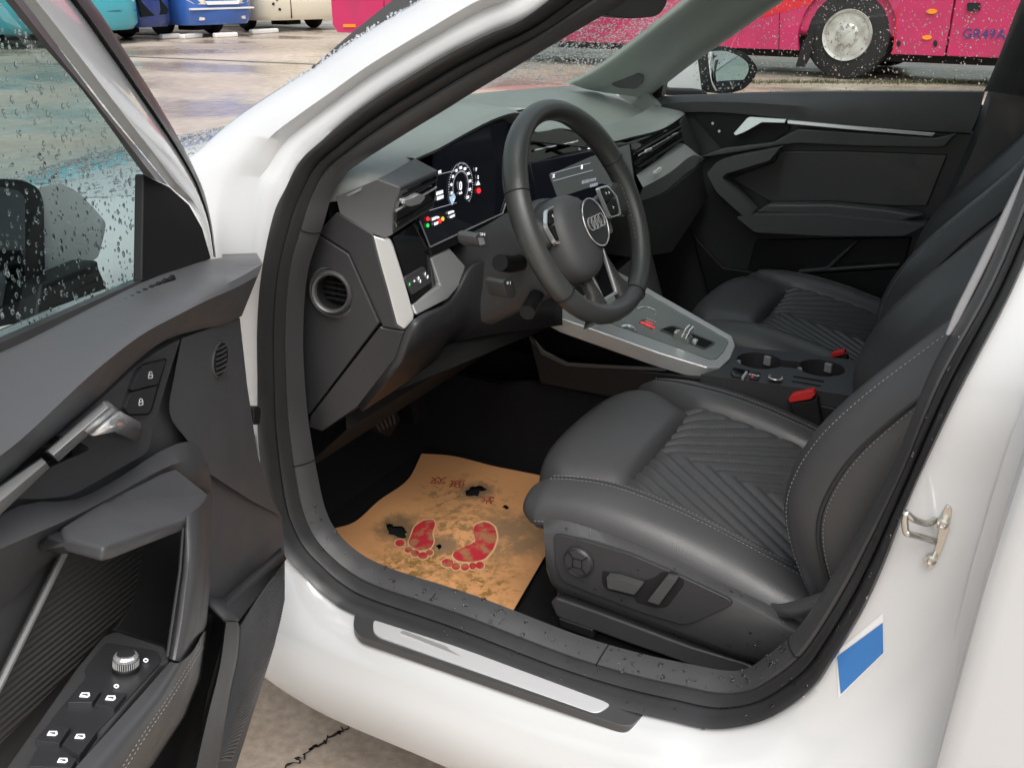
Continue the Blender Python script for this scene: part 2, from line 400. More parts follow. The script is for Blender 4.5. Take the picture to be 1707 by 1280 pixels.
left = [(.10, zb), (.0, zb + .12), (0, zt), (wu - .35, zt)] + [p for p in arch(ar, R(125), math.pi - a0)]
b = B(); b.prism([bu(u, z) for u, z in left], -BNN * .06); child_fix(b.build('side_panel', 'bus_pink', pb, bevel=.012))
right = [(wu + .35, zt)] + [(us - .01, zt), (us - .01, zb)] + arch(ar, a0, R(55))
b = B(); b.prism([bu(u, z) for u, z in right], -BNN * .06); child_fix(b.build('side_panel', 'bus_pink', pb, bevel=.012))
b = B(); b.prism([bu(u, z) for u, z in [(us + .01, zb), (us + .01, zt), (13, zt), (13, zb)]], -BNN * .06); child_fix(b.build('side_panel', 'bus_pink', pb, bevel=.012))
b = B(); b.prism([bu(u, z) for u, z in [(0, zt + .004), (13, zt + .004), (13, 1.42), (0, 1.42)]], -BNN * .05); child_fix(b.build('waistband', 'bus_cream', pb, bevel=.01))
b = B(); b.prism([bu(u, z, -.07) for u, z in [(.03, .5), (13, .5), (13, 3.15), (.03, 3.15)]], -BNN * 2.4); child_fix(b.build('body', 'bus_pink', pb, bevel=.08))
for k in range(8):
    b = B(); b.prism([bu(u, z, -.04) for u, z in [(.25 + k * 1.58, 1.46), (1.78 + k * 1.58, 1.46), (1.78 + k * 1.58, 2.55), (.25 + k * 1.58, 2.55)]], -BNN * .03); child_fix(b.build('window', 'bus_glass', pb))
b = B(); b.prism([bu(u, z, -.3) for u, z in [(.3, .22), (12.8, .22), (12.8, .5), (.3, .5)]], -BNN * 2.0); child_fix(b.build('underbody', 'underbody', pb))
for dz in (0, -2.1):
    for u in (wu, 2.2):
        if u == wu or dz == 0:
            c = bu(u, wz - .005, -.06 + dz); b = B(); b.lathe([(.28, -.28), (.45, -.28), (.515, -.22), (.525, -.1), (.515, -.02), (.47, .01), (.30, .0), (.29, -.05)], c, BNN, 40); ty = child_fix(b.build('tyre', 'tyre', pb))
            if dz == 0:
                b = B(); b.lathe([(.305, .0), (.30, .03), (.275, .02), (.255, -.05), (.20, -.075), (.17, -.07), (.155, -.02), (.14, .0), (.09, .02), (.0, .03)], c, BNN, 40)
                rim = b.build('rim', 'rim_grey', ty)
                for k in range(10):
                    b = B(); hb = B()
                    q = 2 * math.pi * k / 10; e1 = V((0, 0, 1)); p = c + (BU * math.cos(q) + e1 * math.sin(q)) * .235 + BNN * -.052
                    b.lathe([(.0, .012), (.028, .006), (.028, -.01)], p, BNN, 10)
                    p = c + (BU * math.cos(q + .3) + e1 * math.sin(q + .3)) * .125 + BNN * .005; hb.lathe([(.016, 0), (.016, .03), (0, .035)], p, BNN, 6)
                    b.build('vent_hole', 'void_black', ty); hb.build('wheel_nut', 'steel', ty)
# dark flap left of the wheel, lamps, latches, red sweep, lettering
def bus_patch(name, pts, m, out=.006, th=.01): b = B(); b.prism([bus_pt(x, y, out) for x, y in pts], -BNN * th); return child_fix(b.build(name, m, pb))
bus_patch('mud_flap', [(1338, 72), (1352, 50), (1356, 60), (1349, 96), (1340, 112), (1326, 112)], 'underbody', .01, .05)
bus_patch('marker_lamp', el(1553, 19.5, 9, 4.2), 'amber', .02, .03); bus_patch('marker_lamp', el(1545, 63, 8, 3.8), 'amber', .02, .03)
bus_patch('marker_lamp', el(1226, 47, 10, 6), 'amber', .015, .02); bus_patch('marker_lamp', [(572, 41), (592, 41), (592, 46), (572, 46)], 'amber', .02, .03)
bus_patch('latch', el(1498, 73, 3.2, 5), 'bus_glass', .012); bus_patch('latch', el(1559, 73, 3.4, 5.5), 'bus_glass', .012)
bus_patch('side_lamp', rp([(1612, 5), (1634, 5), (1634, 19), (1612, 19)], 3), 'bus_glass', .03, .05)
bus_patch('headlamp', el(1710, 22, 15, 20), 'lamp_glass', .02, .03)
bus_patch('sweep', [(1195, -4), (1356, -12), (1352, 8), (1330, 14), (1270, 30), (1205, 34)], 'bus_red', .004, .006)
bus_patch('door_gap', [(1496.5, 12), (1498.5, 12), (1489.5, 92), (1487.5, 92)], 'bus_red', .003, .004)
for px in (640, 700, 1190, 1300): bus_patch('panel_gap', [(px - .7, 4), (px + .7, 4), (px + .7 - 2, 92), (px - .7 - 2, 92)] if px > 1000 else [(px - .6, 2), (px + .6, 2), (px + .6, 56), (px - .6, 56)], 'underbody', .003, .004)
o = text('GR49A', bus_pt(1640, 58, .008), BU, (0, 0, 1), .155, 'bus_navy', pb, depth=.002); child_fix(o)

# ---------------------------------------------------------------- buses parked in a row beyond the bonnet
def far_bus(label, a, b_, col, h=2.9, depth=6.5, zb=.26, split=None):
    a, b_ = Z(*a, 0), Z(*b_, 0); mid = (a + b_) / 2; t = thing('bus', label, 'bus', tuple(mid), 'parked buses'); u = (b_ - a); wd = u.length; u.normalize(); n = V((u.y, -u.x, 0))
    if n.dot(CAM - mid) < 0: n = -n
    def P(f, z, out=0): return u * (f * wd) + V((0, 0, z)) + n * out            # f in -0.5..0.5, local to the thing
    b = B(); rows = []
    for z, ins, w_ in ((zb, .10, .95), (zb + .12, .0, 1.0), (.75, -.02, 1.0), (1.15, .02, 1.0), (h * .6, .12, .985), (h * .9, .25, .96), (h, .45, .90)):
        r = [P(-.5 * w_, z, -depth), P(-.5 * w_, z, -.35 - ins), P(-.46 * w_, z, -.12 - ins), P(-.36 * w_, z, -ins * .7), P(0, z, .05 - ins), P(.36 * w_, z, -ins * .7), P(.46 * w_, z, -.12 - ins), P(.5 * w_, z, -.35 - ins), P(.5 * w_, z, -depth)]
        rows.append(r)
    b.grid(rows, True); b.poly(rows[-1]); b.poly(rows[0]); b.build('body', col, t, ang=50)
    b = B(); b.prism([P(-.44, 1.32, -.02), P(.44, 1.32, -.02), P(.41, h * .86, -.2), P(-.41, h * .86, -.2)], -n * .08); b.build('windscreen', 'bus_glass', t)
    for s in (-.36, .36):
        b = B(); b.lathe([(.2, -.12), (.36, -.12), (.40, -.06), (.40, .06), (.36, .12), (.2, .12)], P(s, .40, -1.5), u, 24); b.build('wheel', 'tyre', t)
    b = B(); b.box(P(0, .22, -1.2), .5, .5, .2); b.build('underbody', 'underbody', t)
    return t, P, n, u, wd
t, P, n, u, wd = far_bus('turquoise bus with a row of four round lamps, left in the background row', (20, 86), (249, 72), 'bus_cyan')
for k in range(4):
    b = B(); b.lathe([(.065, 0), (.06, .03), (0, .045)], P(.24 + k * .062, .80, -.02 - .03 * k), n, 14); b.build('lamp', 'lamp_glass', t)
b = B(); b.prism([P(.10, .60, .03), P(.30, .60, .03), P(.46, .60, -.10), P(.46, .615, -.10), P(.30, .615, .03), P(.10, .615, .03)], -n * .05); b.build('panel_gap', 'underbody', t)
b = B(); b.prism([P(.15, 1.02, .03), P(.40, 1.02, -.02), P(.40, 1.12, -.02), P(.15, 1.12, .03)], -n * .06); b.build('plate', 'bus_white', t)
t, P, n, u, wd = far_bus('dark blue bus with a round white emblem, squeezed between turquoise and blue buses', (236, 70), (296, 66), 'bus_navy', depth=5)
em = P(-.02, .98, .12); ring = B(); ring.tube([em + (u * math.cos(q) + V((0, 0, 1)) * math.sin(q)) * .10 for q in [2 * math.pi * k / 24 for k in range(24)]], .016, 6, True)
for q in (90, 210, 330): ring.tube([em, em + (u * math.cos(R(q)) + V((0, 0, 1)) * math.sin(R(q))) * .10], .014, 6)
ring.build('emblem', 'bus_white', t)
b = B(); b.prism([P(-.42, .46, .03), P(.25, .50, .06), P(.32, .58, .05), P(.10, .80, .06), P(-.45, .90, .0)], -n * .06); b.build('side_glass', 'bus_glass', t)
t, P, n, u, wd = far_bus('blue bus with pale headlamps and a pale bumper strip, right of the dark blue one', (316, 66), (431, 60), 'bus_blue')
for s in (-1, 1):
    b = B(); b.prism([P(s * .47, .92, -.14), P(s * .38, .84, .0), P(s * .22, .73, .05), P(s * .24, .66, .06), P(s * .38, .68, .0), P(s * .47, .78, -.1)], -n * .06); b.build('headlamp', 'lamp_glass', t, bevel=.01)
    b = B(); b.prism(rp([P(s * .34, .43, .0), P(s * .26, .41, .04), P(s * .27, .36, .04), P(s * .34, .36, .0)], .03), -n * .06); b.build('fog_lamp', 'lamp_glass', t)
b = B(); b.prism([P(-.22, .66, .09), P(.22, .66, .09), P(.25, .73, .08), P(-.25, .73, .08)], -n * .08); b.build('bumper_strip', 'bus_white', t)
b = B(); b.prism([P(-.45, .565, -.02), P(.45, .565, -.02), P(.45, .60, -.02), P(-.45, .60, -.02)], n * .09); b.build('trim_line', 'bus_white', t)
t, P, n, u, wd = far_bus('cream bus standing between the blue bus and the magenta bus', (433, 56), (590, 50), 'bus_cream')
for f, z in ((-.34, .62), (-.28, .50), (-.30, .72)):
    b = B(); b.lathe([(.03, 0), (.03, .03), (0, .04)], P(f, z, .01), n, 10); b.build('lock', 'underbody', t)
b = B(); b.prism([P(-.17, .3, .05), P(-.163, .3, .05), P(-.163, 1.2, .05), P(-.17, 1.2, .05)], -n * .04); b.build('panel_gap', 'underbody', t)
for lb, p0, p1 in (('white concrete wheel stop under the dark blue bus', (268, 66), (300, 64)), ('white concrete wheel stop between dark blue and blue buses', (303, 66), (335, 63)),
               ('white concrete wheel stop under the blue bus front', (357, 64), (395, 62)), ('white concrete wheel stop between blue and cream buses', (418, 58), (462, 55))):
    a, c = Z(*p0, 0), Z(*p1, 0); d = (c - a); L = d.length; d.normalize(); e = V((d.y, -d.x, 0)); mid = (a + c) / 2
    b = B(); b.prism([d * (-L / 2) + e * .07, d * (L / 2) + e * .07, d * (L / 2) - e * .07, d * (-L / 2) - e * .07], (0, 0, .10)); o = b.build('wheel_stop', 'bus_white', bevel=.03); o.location = mid; tag(o, lb, 'wheel stop', 'white wheel stops')
# ================================================================ THE CAR
car = thing('car', 'white car with its driver door wide open, black cabin in view', 'car')
AK = [(900,16),(820,54),(751,88),(690,124),(640,155),(590,192),(546,231),(511,264),(488,308),(467,353),(448,446),(440,539),(440,627),(440,721),(452,840),(470,890),(490,925),(520,956),(557,991),(600,1017),(737,1065),(906,1129),(1024,1167),(1120,1190),(1189,1204),(1260,1196),(1313,1173),(1363,1134),(1392,1091),(1438,1016),(1473,942),(1505,860),(1534,791),(1600,651),(1707,440)]
DK = [(925,70),(850,115),(778,158),(735,185),(690,212),(640,243),(595,272),(566,295),(545,330),(530,380),(506,452),(498,535),(499,620),(508,715),(527,820),(540,865),(556,892),(580,917),(610,937),(660,958),(790,1000),(950,1062),(1060,1095),(1150,1115),(1205,1125),(1240,1122),(1275,1100),(1312,1070),(1345,1030),(1385,965),(1420,905),(1455,845),(1490,775),(1550,620),(1655,425)]
EK = [(845,-92),(752,-35),(682,12),(622,48),(572,80),(520,116),(470,153),(430,187),(398,213),(362,242)]
ROOF = [(-.625,.655,1.15),(-.625,.60,1.28),(-.56,.578,1.345),(-.42,.572,1.36),(-.28,.585,1.33),(-.17,.612,1.265)]
A3 = [AP(*p) for p in AK] + [V(p) for p in ROOF]
RD = [(.03,-.05,0),(.03,-.05,-.03),(.02,-.05,-.05),(0,-.05,-.05),(-.02,-.05,-.045),(-.02,-.05,-.045)]
D3 = [AP(*p, -.055) for p in DK] + [V(p) + V(q) for p, q in zip(ROOF, RD)]
# white rings outward of the seal
H = ([.010,.024,.034,.060,.10,.115,.12], [.004,.006,.004,.024,.05,.075,.08])
S = ([.003,.008,.018,.042,.064,.11,.175], [.012,.030,.048,.058,.070,.077,.050])
Bp = ([.012,.045,.075,.088,.125,.15,.155], [.002,.003,.005,.016,.019,.046,.046])
T = ([.012,.025,.045,.065,.085,.10,.11], [0,.004,.004,-.01,-.04,-.07,-.10])
KA, DA = [.12,.27,.36,.52,.80,1.0,1.015], [.008,.010,.008,.030,.028,.0,-.03]
WR = [[] for _ in range(7)]
nK = len(A3)
for i, a in enumerate(A3):
    for j in range(7):
        if i < len(EK):
            e = V(EK[i]); p0 = V(AK[i]); q = p0.lerp(e, KA[j]); p = AP(q.x, q.y, DA[j])
            if i >= 6:
                p = p.lerp(a + V((H[0][j] * 1.15, H[1][j], .02)), (i - 5) / 6)
        else:
            if i <= 13: wS, wB, wT, dr = 0, 0, 0, V((1, 0, 0))
            elif i <= 19: k = (i - 13) / 6; k = k * k * (3 - 2 * k); wS, wB, wT = k, 0, 0; an = k * math.pi / 2; dr = V((math.cos(an), 0, -math.sin(an)))
            elif i <= 23: wS, wB, wT, dr = 1, 0, 0, V((0, 0, -1))
            elif i <= 29: k = (i - 23) / 6; k = k * k * (3 - 2 * k); wS, wB, wT = 1 - k, k, 0; an = k * math.pi / 2; dr = V((-math.sin(an), 0, -math.cos(an)))
            elif i <= 35: wS, wB, wT, dr = 0, 1, 0, V((-1, 0, .05))
            else: k = min(1, (i - 35) / 3); wS, wB, wT = 0, 1 - k, k; an = k * math.pi / 2; dr = V((-math.cos(an), 0, math.sin(an)))
            wH = 1 - wS - wB - wT
            wid = H[0][j] * wH + S[0][j] * wS + Bp[0][j] * wB + T[0][j] * wT; dy = H[1][j] * wH + S[1][j] * wS + Bp[1][j] * wB + T[1][j] * wT
            p = a + dr * wid + V((0, dy, 0))
            if 13 < i <= 19:
                p = V((a.x + H[0][j] * (1 - k) ** .6, a.y + dy, a.z - (S[0][j] + (a.z - .372) * j / 6) * k ** .5))
        WR[j].append(p)
N6 = 6
Ac = cr(A3, N6, True); Dc = cr(D3, N6, True); Wc = [cr(r, N6, True) for r in WR]
b = B()
inner = [p + V((0, -.02, 0)) + (q - p) * .18 for p, q in zip(Ac, Dc)]
b.grid([inner, [p + V((0, -.012, 0)) for p in Ac], Ac] + Wc, True)
body = b.build('body_side', 'white_paint', car, ang=60)
# the rubber door seal: outer lip, groove, inner bulb
prof = [(-.01, -.006), (.0, .010), (.07, .018), (.17, .019), (.25, .012), (.30, -.002), (.335, -.004), (.37, .006), (.44, .011), (.52, .009), (.58, -.002), (.60, -.02)]
b = B(); b.grid([[p.lerp(q, u) + V((0, d, 0)) for p, q in zip(Ac, Dc)] for u, d in prof], True)
seal = b.build('door_seal', 'rubber', car, ang=50)
# cabin-side trim of the opening, cut at the joints the photograph shows
cen = V((-.15, .7, .8))
def trim_ring(i0, i1, name, m='trim_plastic'):
    rows = []
    for u, d in ((.56, -.012), (.60, .0), (.70, .006), (.86, .004), (.97, -.002), (1.0, -.010)):
        rows.append([Ac[i % len(Ac)].lerp(Dc[i % len(Dc)], u) + V((0, d, 0)) for i in range(i0, i1 + 1)])
    last = []
    for i in range(i0, i1 + 1):
        q = Dc[i % len(Dc)]; o = q - cen; o.y = 0; o.normalize(); last.append(q + V((0, -.012, 0)) + o * .03)
    rows.append(last); last2 = []
    for p in last:
        o = p - cen; o.y = 0; o.normalize(); last2.append(p + o * .12 + V((0, -.01, 0)))
    rows.append(last2)
    bb = B(); bb.grid(rows); return bb.build(name, m, car, ang=50)
nA = len(Ac)
trim_ring(N6 * 37, nA + N6 * 9 + 1, 'pillar_trim'); trim_ring(N6 * 9 + 1, N6 * 13 + 3, 'kick_trim'); sill_trim = trim_ring(N6 * 13 + 3, N6 * 22 - 3, 'sill_trim'); sill_trim2 = trim_ring(N6 * 22 - 3, N6 * 27, 'sill_trim'); bpt = trim_ring(N6 * 27, N6 * 37, 'pillar_trim')
for i in (N6 * 9 + 1, N6 * 13 + 3, N6 * 22 - 3, N6 * 27):
    b = B(); b.tube([Ac[i].lerp(Dc[i], u) + V((0, d, 0)) for u, d in ((.60, .0), (.70, .0062), (.86, .0042), (.97, -.0018), (1.0, -.010))], .0011, 5); b.build('trim_joint', 'void_black', car)
# light upper B-pillar trim edge
b = B(); pts = [(1574,560),(1583,562),(1600,535),(1640,455),(1707,318),(1740,250),(1722,250),(1689,318),(1625,450),(1590,520)]
b.prism([AP(*p, -.06) for p in pts], (0, -.012, 0)); b.build('upper_pillar_trim', 'grey_trim', car, bevel=.003)

# scuff plate on the sill
def sillpt(px, py, dz=0): return Z(px, py, tab(px, (580, 737, 906, 1090), (.370, .374, .372, .380)) + dz)
pl = rp([(592,1018),(588,1045),(600,1060),(1032,1208),(1050,1210),(1080,1184),(1062,1180),(760,1075)], 10)
b = B(); b.prism([sillpt(*p, .0045) for p in pl], (0, 0, -.012)); scuff = b.build('scuff_plate', 'trim_plastic', car, bevel=.0025)
pl = rp([(622,1032),(622,1052),(632,1060),(988,1187),(1000,1186),(1018,1174),(1008,1168),(760,1076)], 7)
b = B(); b.prism([sillpt(*p, .0075) for p in pl], (0, 0, -.005)); b.build('metal_insert', 'scuff_silver', scuff, bevel=.0012)
pl = rp([(666,1054),(672,1050),(868,1122),(866,1132)], 3)
b = B(); b.prism([sillpt(*p, .0085) for p in pl], (0, 0, -.003)); b.build('inlay', 'satin_silver', scuff, bevel=.0005)

# striker, check plate, sticker on the B-pillar
from mathutils.bvhtree import BVHTree
_bt = BVHTree.FromPolygons([v.co.copy() for v in body.data.vertices], [tuple(f.vertices) for f in body.data.polygons])
def on_body(px, py, off=0.0):
    h = _bt.ray_cast(CAM, ray(px, py).normalized())
    return (h[0] + V((0, off, 0))) if h[0] else AP(px, py, off)
def BPp(px, py, off=.006): return on_body(px, py, off - .006)
st = B(); st.prism([BPp(*p, .010) for p in rp([(1578,838),(1588,846),(1583,880),(1572,912),(1556,945),(1546,944),(1560,912),(1566,880),(1570,858)], 5)], (0, -.006, 0)); stk = st.build('striker', 'steel', car, bevel=.0012)
def sp(px, py, o):
    g = on_body(px, py); return Y(px, py, g.y + o - .006)
path = cr([sp(1560,866,.006), sp(1545,872,.022), sp(1525,866,.040), sp(1512,856,.046), sp(1508,862,.048), sp(1510,884,.048), sp(1516,890,.046), sp(1540,896,.026), sp(1560,902,.006)], 5)
b = B(); b.tube(path, .0034, 10); b.build('striker_loop', 'steel', stk)
for p in ((1573,866),(1553,926)):
    b = B(); b.lathe([(.0055, -.002), (.0055, .004), (.003, .005), (0, .003)], BPp(*p, .012), (0, 1, 0), 12); b.build('screw', 'steel', stk)
b = B(); b.prism([BPp(*p, .012) for p in rp([(1680,788),(1720,790),(1712,838),(1668,832)], 5)], (0, -.01, 0)); chk = b.build('hinge_cover', 'white_paint', car, bevel=.003)
b = B(); b.prism([BPp(*p, .016) for p in el(1702, 814, 20, 24)], (0, -.006, 0)); b.build('cover_disc', 'white_paint', chk, bevel=.002)
def stp(px, py, off): return on_body(px, py, off - .013)
def b_off(px, py):   # lies on the lofted jamb: nearest loft point's surface offset
    return .0135
def decal(c, off, n=14):
    (x0, y0), (x1, y1), (x2, y2), (x3, y3) = c; bb = B()
    bb.grid([[stp(lerp(lerp(x0, x1, i / n), lerp(x3, x2, i / n), j / n), lerp(lerp(y0, y1, i / n), lerp(y3, y2, i / n), j / n), off) for i in range(n + 1)] for j in range(n + 1)]); return bb
stick = decal([(1394,1086),(1472,1021),(1474,1088),(1398,1162)], .0138).build('sticker', 'sticker_white', car, label='blue label sticker low on the white door pillar')
decal([(1396,1092),(1472,1036),(1473,1086),(1402,1155)], .0146).build('blue_field', 'blue_sticker', stick)

# rear door skin right of the B-pillar, with real thickness and a rolled front edge
b = B(); rows = []
for k, (px, py, z) in enumerate(((1800,560,0),(1755,660,0),(1707,772,0),(1672,880,0),(1640,985,0),(1606,1110,0),(1560,1280,0),(1525,1420,0),(1500,1540,0))):
    p = Y(px, py, .834); r = []
    for dx, dy in ((.012,-.055),(.0,-.050),(-.002,-.004),(.000,.006),(-.006,.012),(-.02,.015),(-.12,.022),(-.45,.03),(-.85,.02)):
        zz = p.z; cur = -.06 * max(0, (.42 - zz)) * (1 if dx < 0 else 0); r.append(V((p.x + dx, p.y + dy + cur, zz)))
    rows.append(r)
b.grid(rows); b.build('rear_door', 'white_paint', car, ang=50)

# bonnet, wings, roof, far side, cabin floor
b = B(); rows = []
for x, z0, wv, drop in ((.47,.945,.66,.03),(.62,.957,.72,.035),(.8,.945,.75,.035),(1.0,.915,.76,.035),(1.2,.875,.75,.04),(1.36,.825,.72,.05),(1.42,.76,.70,.05),(1.44,.62,.70,.03)):
    rows.append([V((x - .10 * abs(t) ** 2.5 * (x - .47), t * wv, z0 - drop * abs(t) ** 2.2 + (.006 if abs(abs(t) - .72) < .03 else 0))) for t in [k / 12 - 1 for k in range(25)]])
b.grid(rows); bonnet = b.build('bonnet', 'white_paint', car, ang=50)
for s in (1, -1):
    b = B(); rows = []
    for x in (.43,.52,.62,.8,1.0,1.2,1.36):
        w0 = tab(x, (.43,.62,.8,1.0,1.2,1.36), (.66,.722,.752,.762,.752,.722)); z0 = tab(x, (.43,.62,.8,1.0,1.2,1.36), (.935,.92,.908,.878,.833,.775))
        r = [V((x, s * w0, z0)), V((x, s * (w0 + .04), z0 - .015)), V((x, s * (.835), z0 - .08)), V((x, s * .865, z0 - .2)), V((x, s * .87, .55))]
        dxw = abs(x - .86); zl = .34 + math.sqrt(max(0, .35 ** 2 - dxw ** 2)) if dxw < .35 else .22
        r.append(V((x, s * .868, max(zl, .22)))); rows.append(r)
    b.grid(rows); b.build('wing', 'white_paint', car, ang=55)
b = B(); b.grid([[V((x, t * w_, z - .05 * abs(t) ** 2.4)) for t in [k / 8 - 1 for k in range(17)]] for x, w_, z in ((-.12,.55,1.375),(-.4,.56,1.42),(-.8,.56,1.43),(-1.2,.54,1.40),(-1.6,.50,1.33))]); b.build('roof', 'white_paint', car, solid=.004)
b = B(); b.grid([[V((x, t * w_, z - .05 * abs(t) ** 2.4)) for t in [k / 8 - 1 for k in range(17)]] for x, w_, z in ((-.14,.55,1.345),(-.4,.56,1.385),(-.8,.56,1.395),(-1.2,.54,1.365),(-1.6,.50,1.29))]); b.build('headliner', 'headliner', car)
b = B()
for s in (1, -1):
    for x0, x1 in ((.48, -.62), (-.62, -1.45)):
        pass
ro = [(.45,.93),(.45,.25),(.30,.19),(-1.30,.19),(-1.40,.3),(-1.45,.7),(-1.9,.93),(-1.5,.94),(-.6,.935),(.2,.92)]
b.prism([V((x, -.80, z)) for x, z in ro], (0, -.03, 0)); b.build('far_side', 'white_paint', car, bevel=.01); b = B(); b.prism([V((-.30, -.745, .25)), V((-.95, -.745, .25)), V((-.95, -.745, .97)), V((-.30, -.745, .95))], (0, -.02, 0)); b.build('far_pillar_core', 'void_black', car)
ro = [(-1.32,.45),(-1.36,.3),(-1.45,.7),(-1.9,.95),(-1.5,.965),(-1.32,.96)]
b = B(); b.prism([V((x, .79, z)) for x, z in [(-1.30,.19),(-1.30,.96),(-1.95,.95),(-2.0,.45),(-1.9,.3),(-1.5,.3)]], (0, .05, 0)); b.build('rear_wing', 'white_paint', car, bevel=.02)
for s in (1, -1):
    b = B(); b.prism([V((-1.30, s * .70, .96)), V((-1.62, s * .68, .96)), V((-1.70, s * .5, 1.29)), V((-1.42, s * .53, 1.34))], (0, s * .05, 0)); b.build('rear_pillar', 'white_paint', car, bevel=.01)
    b = B(); b.prism([V((-.62, s * .735, .96)), V((-1.30, s * .735, .96)), V((-1.36, s * .56, 1.33)), V((-.62, s * .57, 1.35))], (0, s * .004, 0)); b.build('rear_side_glass', 'tinted_glass', car)
b = B(); b.prism([V((-1.9, .66, .95)), V((-1.9, -.66, .95)), V((-1.62, -.5, 1.32)), V((-1.62, .5, 1.32))], (.004, 0, .004)); b.build('rear_window', 'tinted_glass', car)
b = B(); b.box((-1.92, 0, .62), .12, 1.56, .66); b.build('tail', 'white_paint', car, bevel=.04)
b = B(); b.grid([[V((x, y, z)) for y in (.70,.4,.12,-.12,-.4,-.70)] for x, z in ((-1.8,.5),(-1.2,.40),(-1.1,.27),(.30,.272),(.47,.272),(.56,.36),(.64,.52),(.66,.90))]); floor = b.build('floor', 'carpet', car)
b = B(); b.box((.62, 0, .62), .04, 1.40, .60); b.build('firewall', 'void_black', car)
b = B(); b.prism([V((-1.0, .62, .40)), V((-1.0, -.62, .40)), V((-1.0, -.62, .56)), V((-1.0, .62, .56))], (-.45, 0, -.06)); b.prism([V((-1.40, .62, .50)), V((-1.40, -.62, .50)), V((-1.62, -.60, 1.02)), V((-1.62, .60, 1.02))], (-.14, 0, 0)); b.build('rear_bench', 'leather', car, bevel=.03)
for x, s in ((.86, 1), (.86, -1), (-1.78, 1), (-1.78, -1)):
    b = B(); b.lathe([(.20, -.10), (.30, -.105), (.318, -.08), (.32, 0), (.318, .08), (.30, .105), (.20, .10)], (x, s * .755, .32), (0, s, 0), 40); wh = b.build('wheel', 'tyre', car)
    b = B(); b.lathe([(.215, .10), (.21, .06), (.12, .03), (.06, .06), (0, .065)], (x, s * .755, .32), (0, s, 0), 30); b.build('rim', 'satin_silver', wh)

# windscreen, far pillar, far door glass, mirrors
wsb = [V((.47, .625, .985)), V((.60, .40, .972)), V((.655, 0, .965)), V((.60, -.40, .972)), V((.47, -.615, .968))]
wst = [V((-.13, .545, 1.345)), V((-.10, .3, 1.365)), V((-.09, 0, 1.37)), V((-.10, -.3, 1.365)), V((-.13, -.53, 1.335))]
rows = [cr([p.lerp(q, k / 10) for p, q in zip(wsb, wst)], 6) for k in range(11)]
b = B(); b.grid(rows); ws = b.build('windscreen', 'screen_glass', car)
b = B(); b.grid([[V((.44, .70, .90)), V((.75, .5, .90)), V((.80, 0, .90)), V((.75, -.5, .90)), V((.44, -.70, .90))], [V((.44, .66, .955)), V((.615, .42, .958)), V((.67, 0, .953)), V((.615, -.42, .958)), V((.44, -.66, .955))]]); b.build('cowl', 'black_plastic', car)
# far A-pillar, lit grey-green trim
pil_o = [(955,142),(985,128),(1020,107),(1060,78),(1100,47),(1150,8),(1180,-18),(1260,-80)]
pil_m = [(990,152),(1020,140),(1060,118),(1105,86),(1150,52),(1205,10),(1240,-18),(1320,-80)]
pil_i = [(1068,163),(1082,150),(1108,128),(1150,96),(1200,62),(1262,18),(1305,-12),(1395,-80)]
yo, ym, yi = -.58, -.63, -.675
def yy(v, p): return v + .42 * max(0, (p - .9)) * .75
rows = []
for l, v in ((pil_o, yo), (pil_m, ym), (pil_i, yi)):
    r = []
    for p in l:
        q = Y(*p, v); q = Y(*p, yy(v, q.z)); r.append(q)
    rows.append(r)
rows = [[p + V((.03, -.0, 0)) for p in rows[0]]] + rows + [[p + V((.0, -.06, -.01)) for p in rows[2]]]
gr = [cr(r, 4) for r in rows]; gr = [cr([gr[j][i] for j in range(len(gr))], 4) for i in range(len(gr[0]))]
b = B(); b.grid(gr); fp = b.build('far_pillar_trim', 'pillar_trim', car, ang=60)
b = B(); b.prism([Y(*p, -.605) for p in rp([(1018,141),(1041,117),(1052,117),(1073,127),(1071,138),(1058,149),(1030,147)], 4)], (0, -.006, 0)); b.build('pillar_badge', 'trim_plastic', fp, bevel=.001)
# far door frame black wedge + B pillar
b = B(); b.prism([Y(*p, -.70) for p in [(1064,166),(1085,150),(1108,128),(1111,120),(1102,160),(1096,166)]], (0, -.03, 0)); b.build('mirror_sail', 'black_plastic', car)
def gy(z): return -.715 + .42 * max(0, z - .95)
def FG(px, py, o=0):
    p = Y(px, py, -.7)
    for _ in range(20): p = Y(px, py, gy(p.z) + o)
    return p
gl = [(1090,168),(1645,160),(1760,-160),(1500,-160),(1300,-12),(1205,60),(1130,118)]
b = B(); b.poly([FG(*p) for p in gl]); fg = b.build('passenger_window', 'clear_glass', car)
bp_ = [[(1648,152),(1660,150),(1700,150),(1760,150)],[(1658,120),(1672,118),(1710,118),(1770,118)],[(1690,22),(1705,20),(1740,20),(1800,20)],[(1720,-70),(1735,-70),(1770,-70),(1830,-70)]]
fbp = B(); rows = []
for (l, yv) in (([(1640,153),(1659,110),(1690,30),(1712,-25),(1745,-110)], -.705), ([(1650,153),(1668,112),(1700,32),(1722,-25),(1755,-110)], -.69), ([(1700,160),(1720,112),(1752,32),(1775,-25),(1800,-110)], -.665), ([(1800,160),(1820,112),(1850,32),(1870,-25),(1890,-110)], -.68)):
    rows.append([Y(px, py, yv + (.30 * max(0, Y(px, py, yv).z - .95))) for px, py in l])
fbp.grid([cr(r, 4) for r in rows]); fbp.build('far_pillar_trim', 'trim_plastic', car, ang=50)
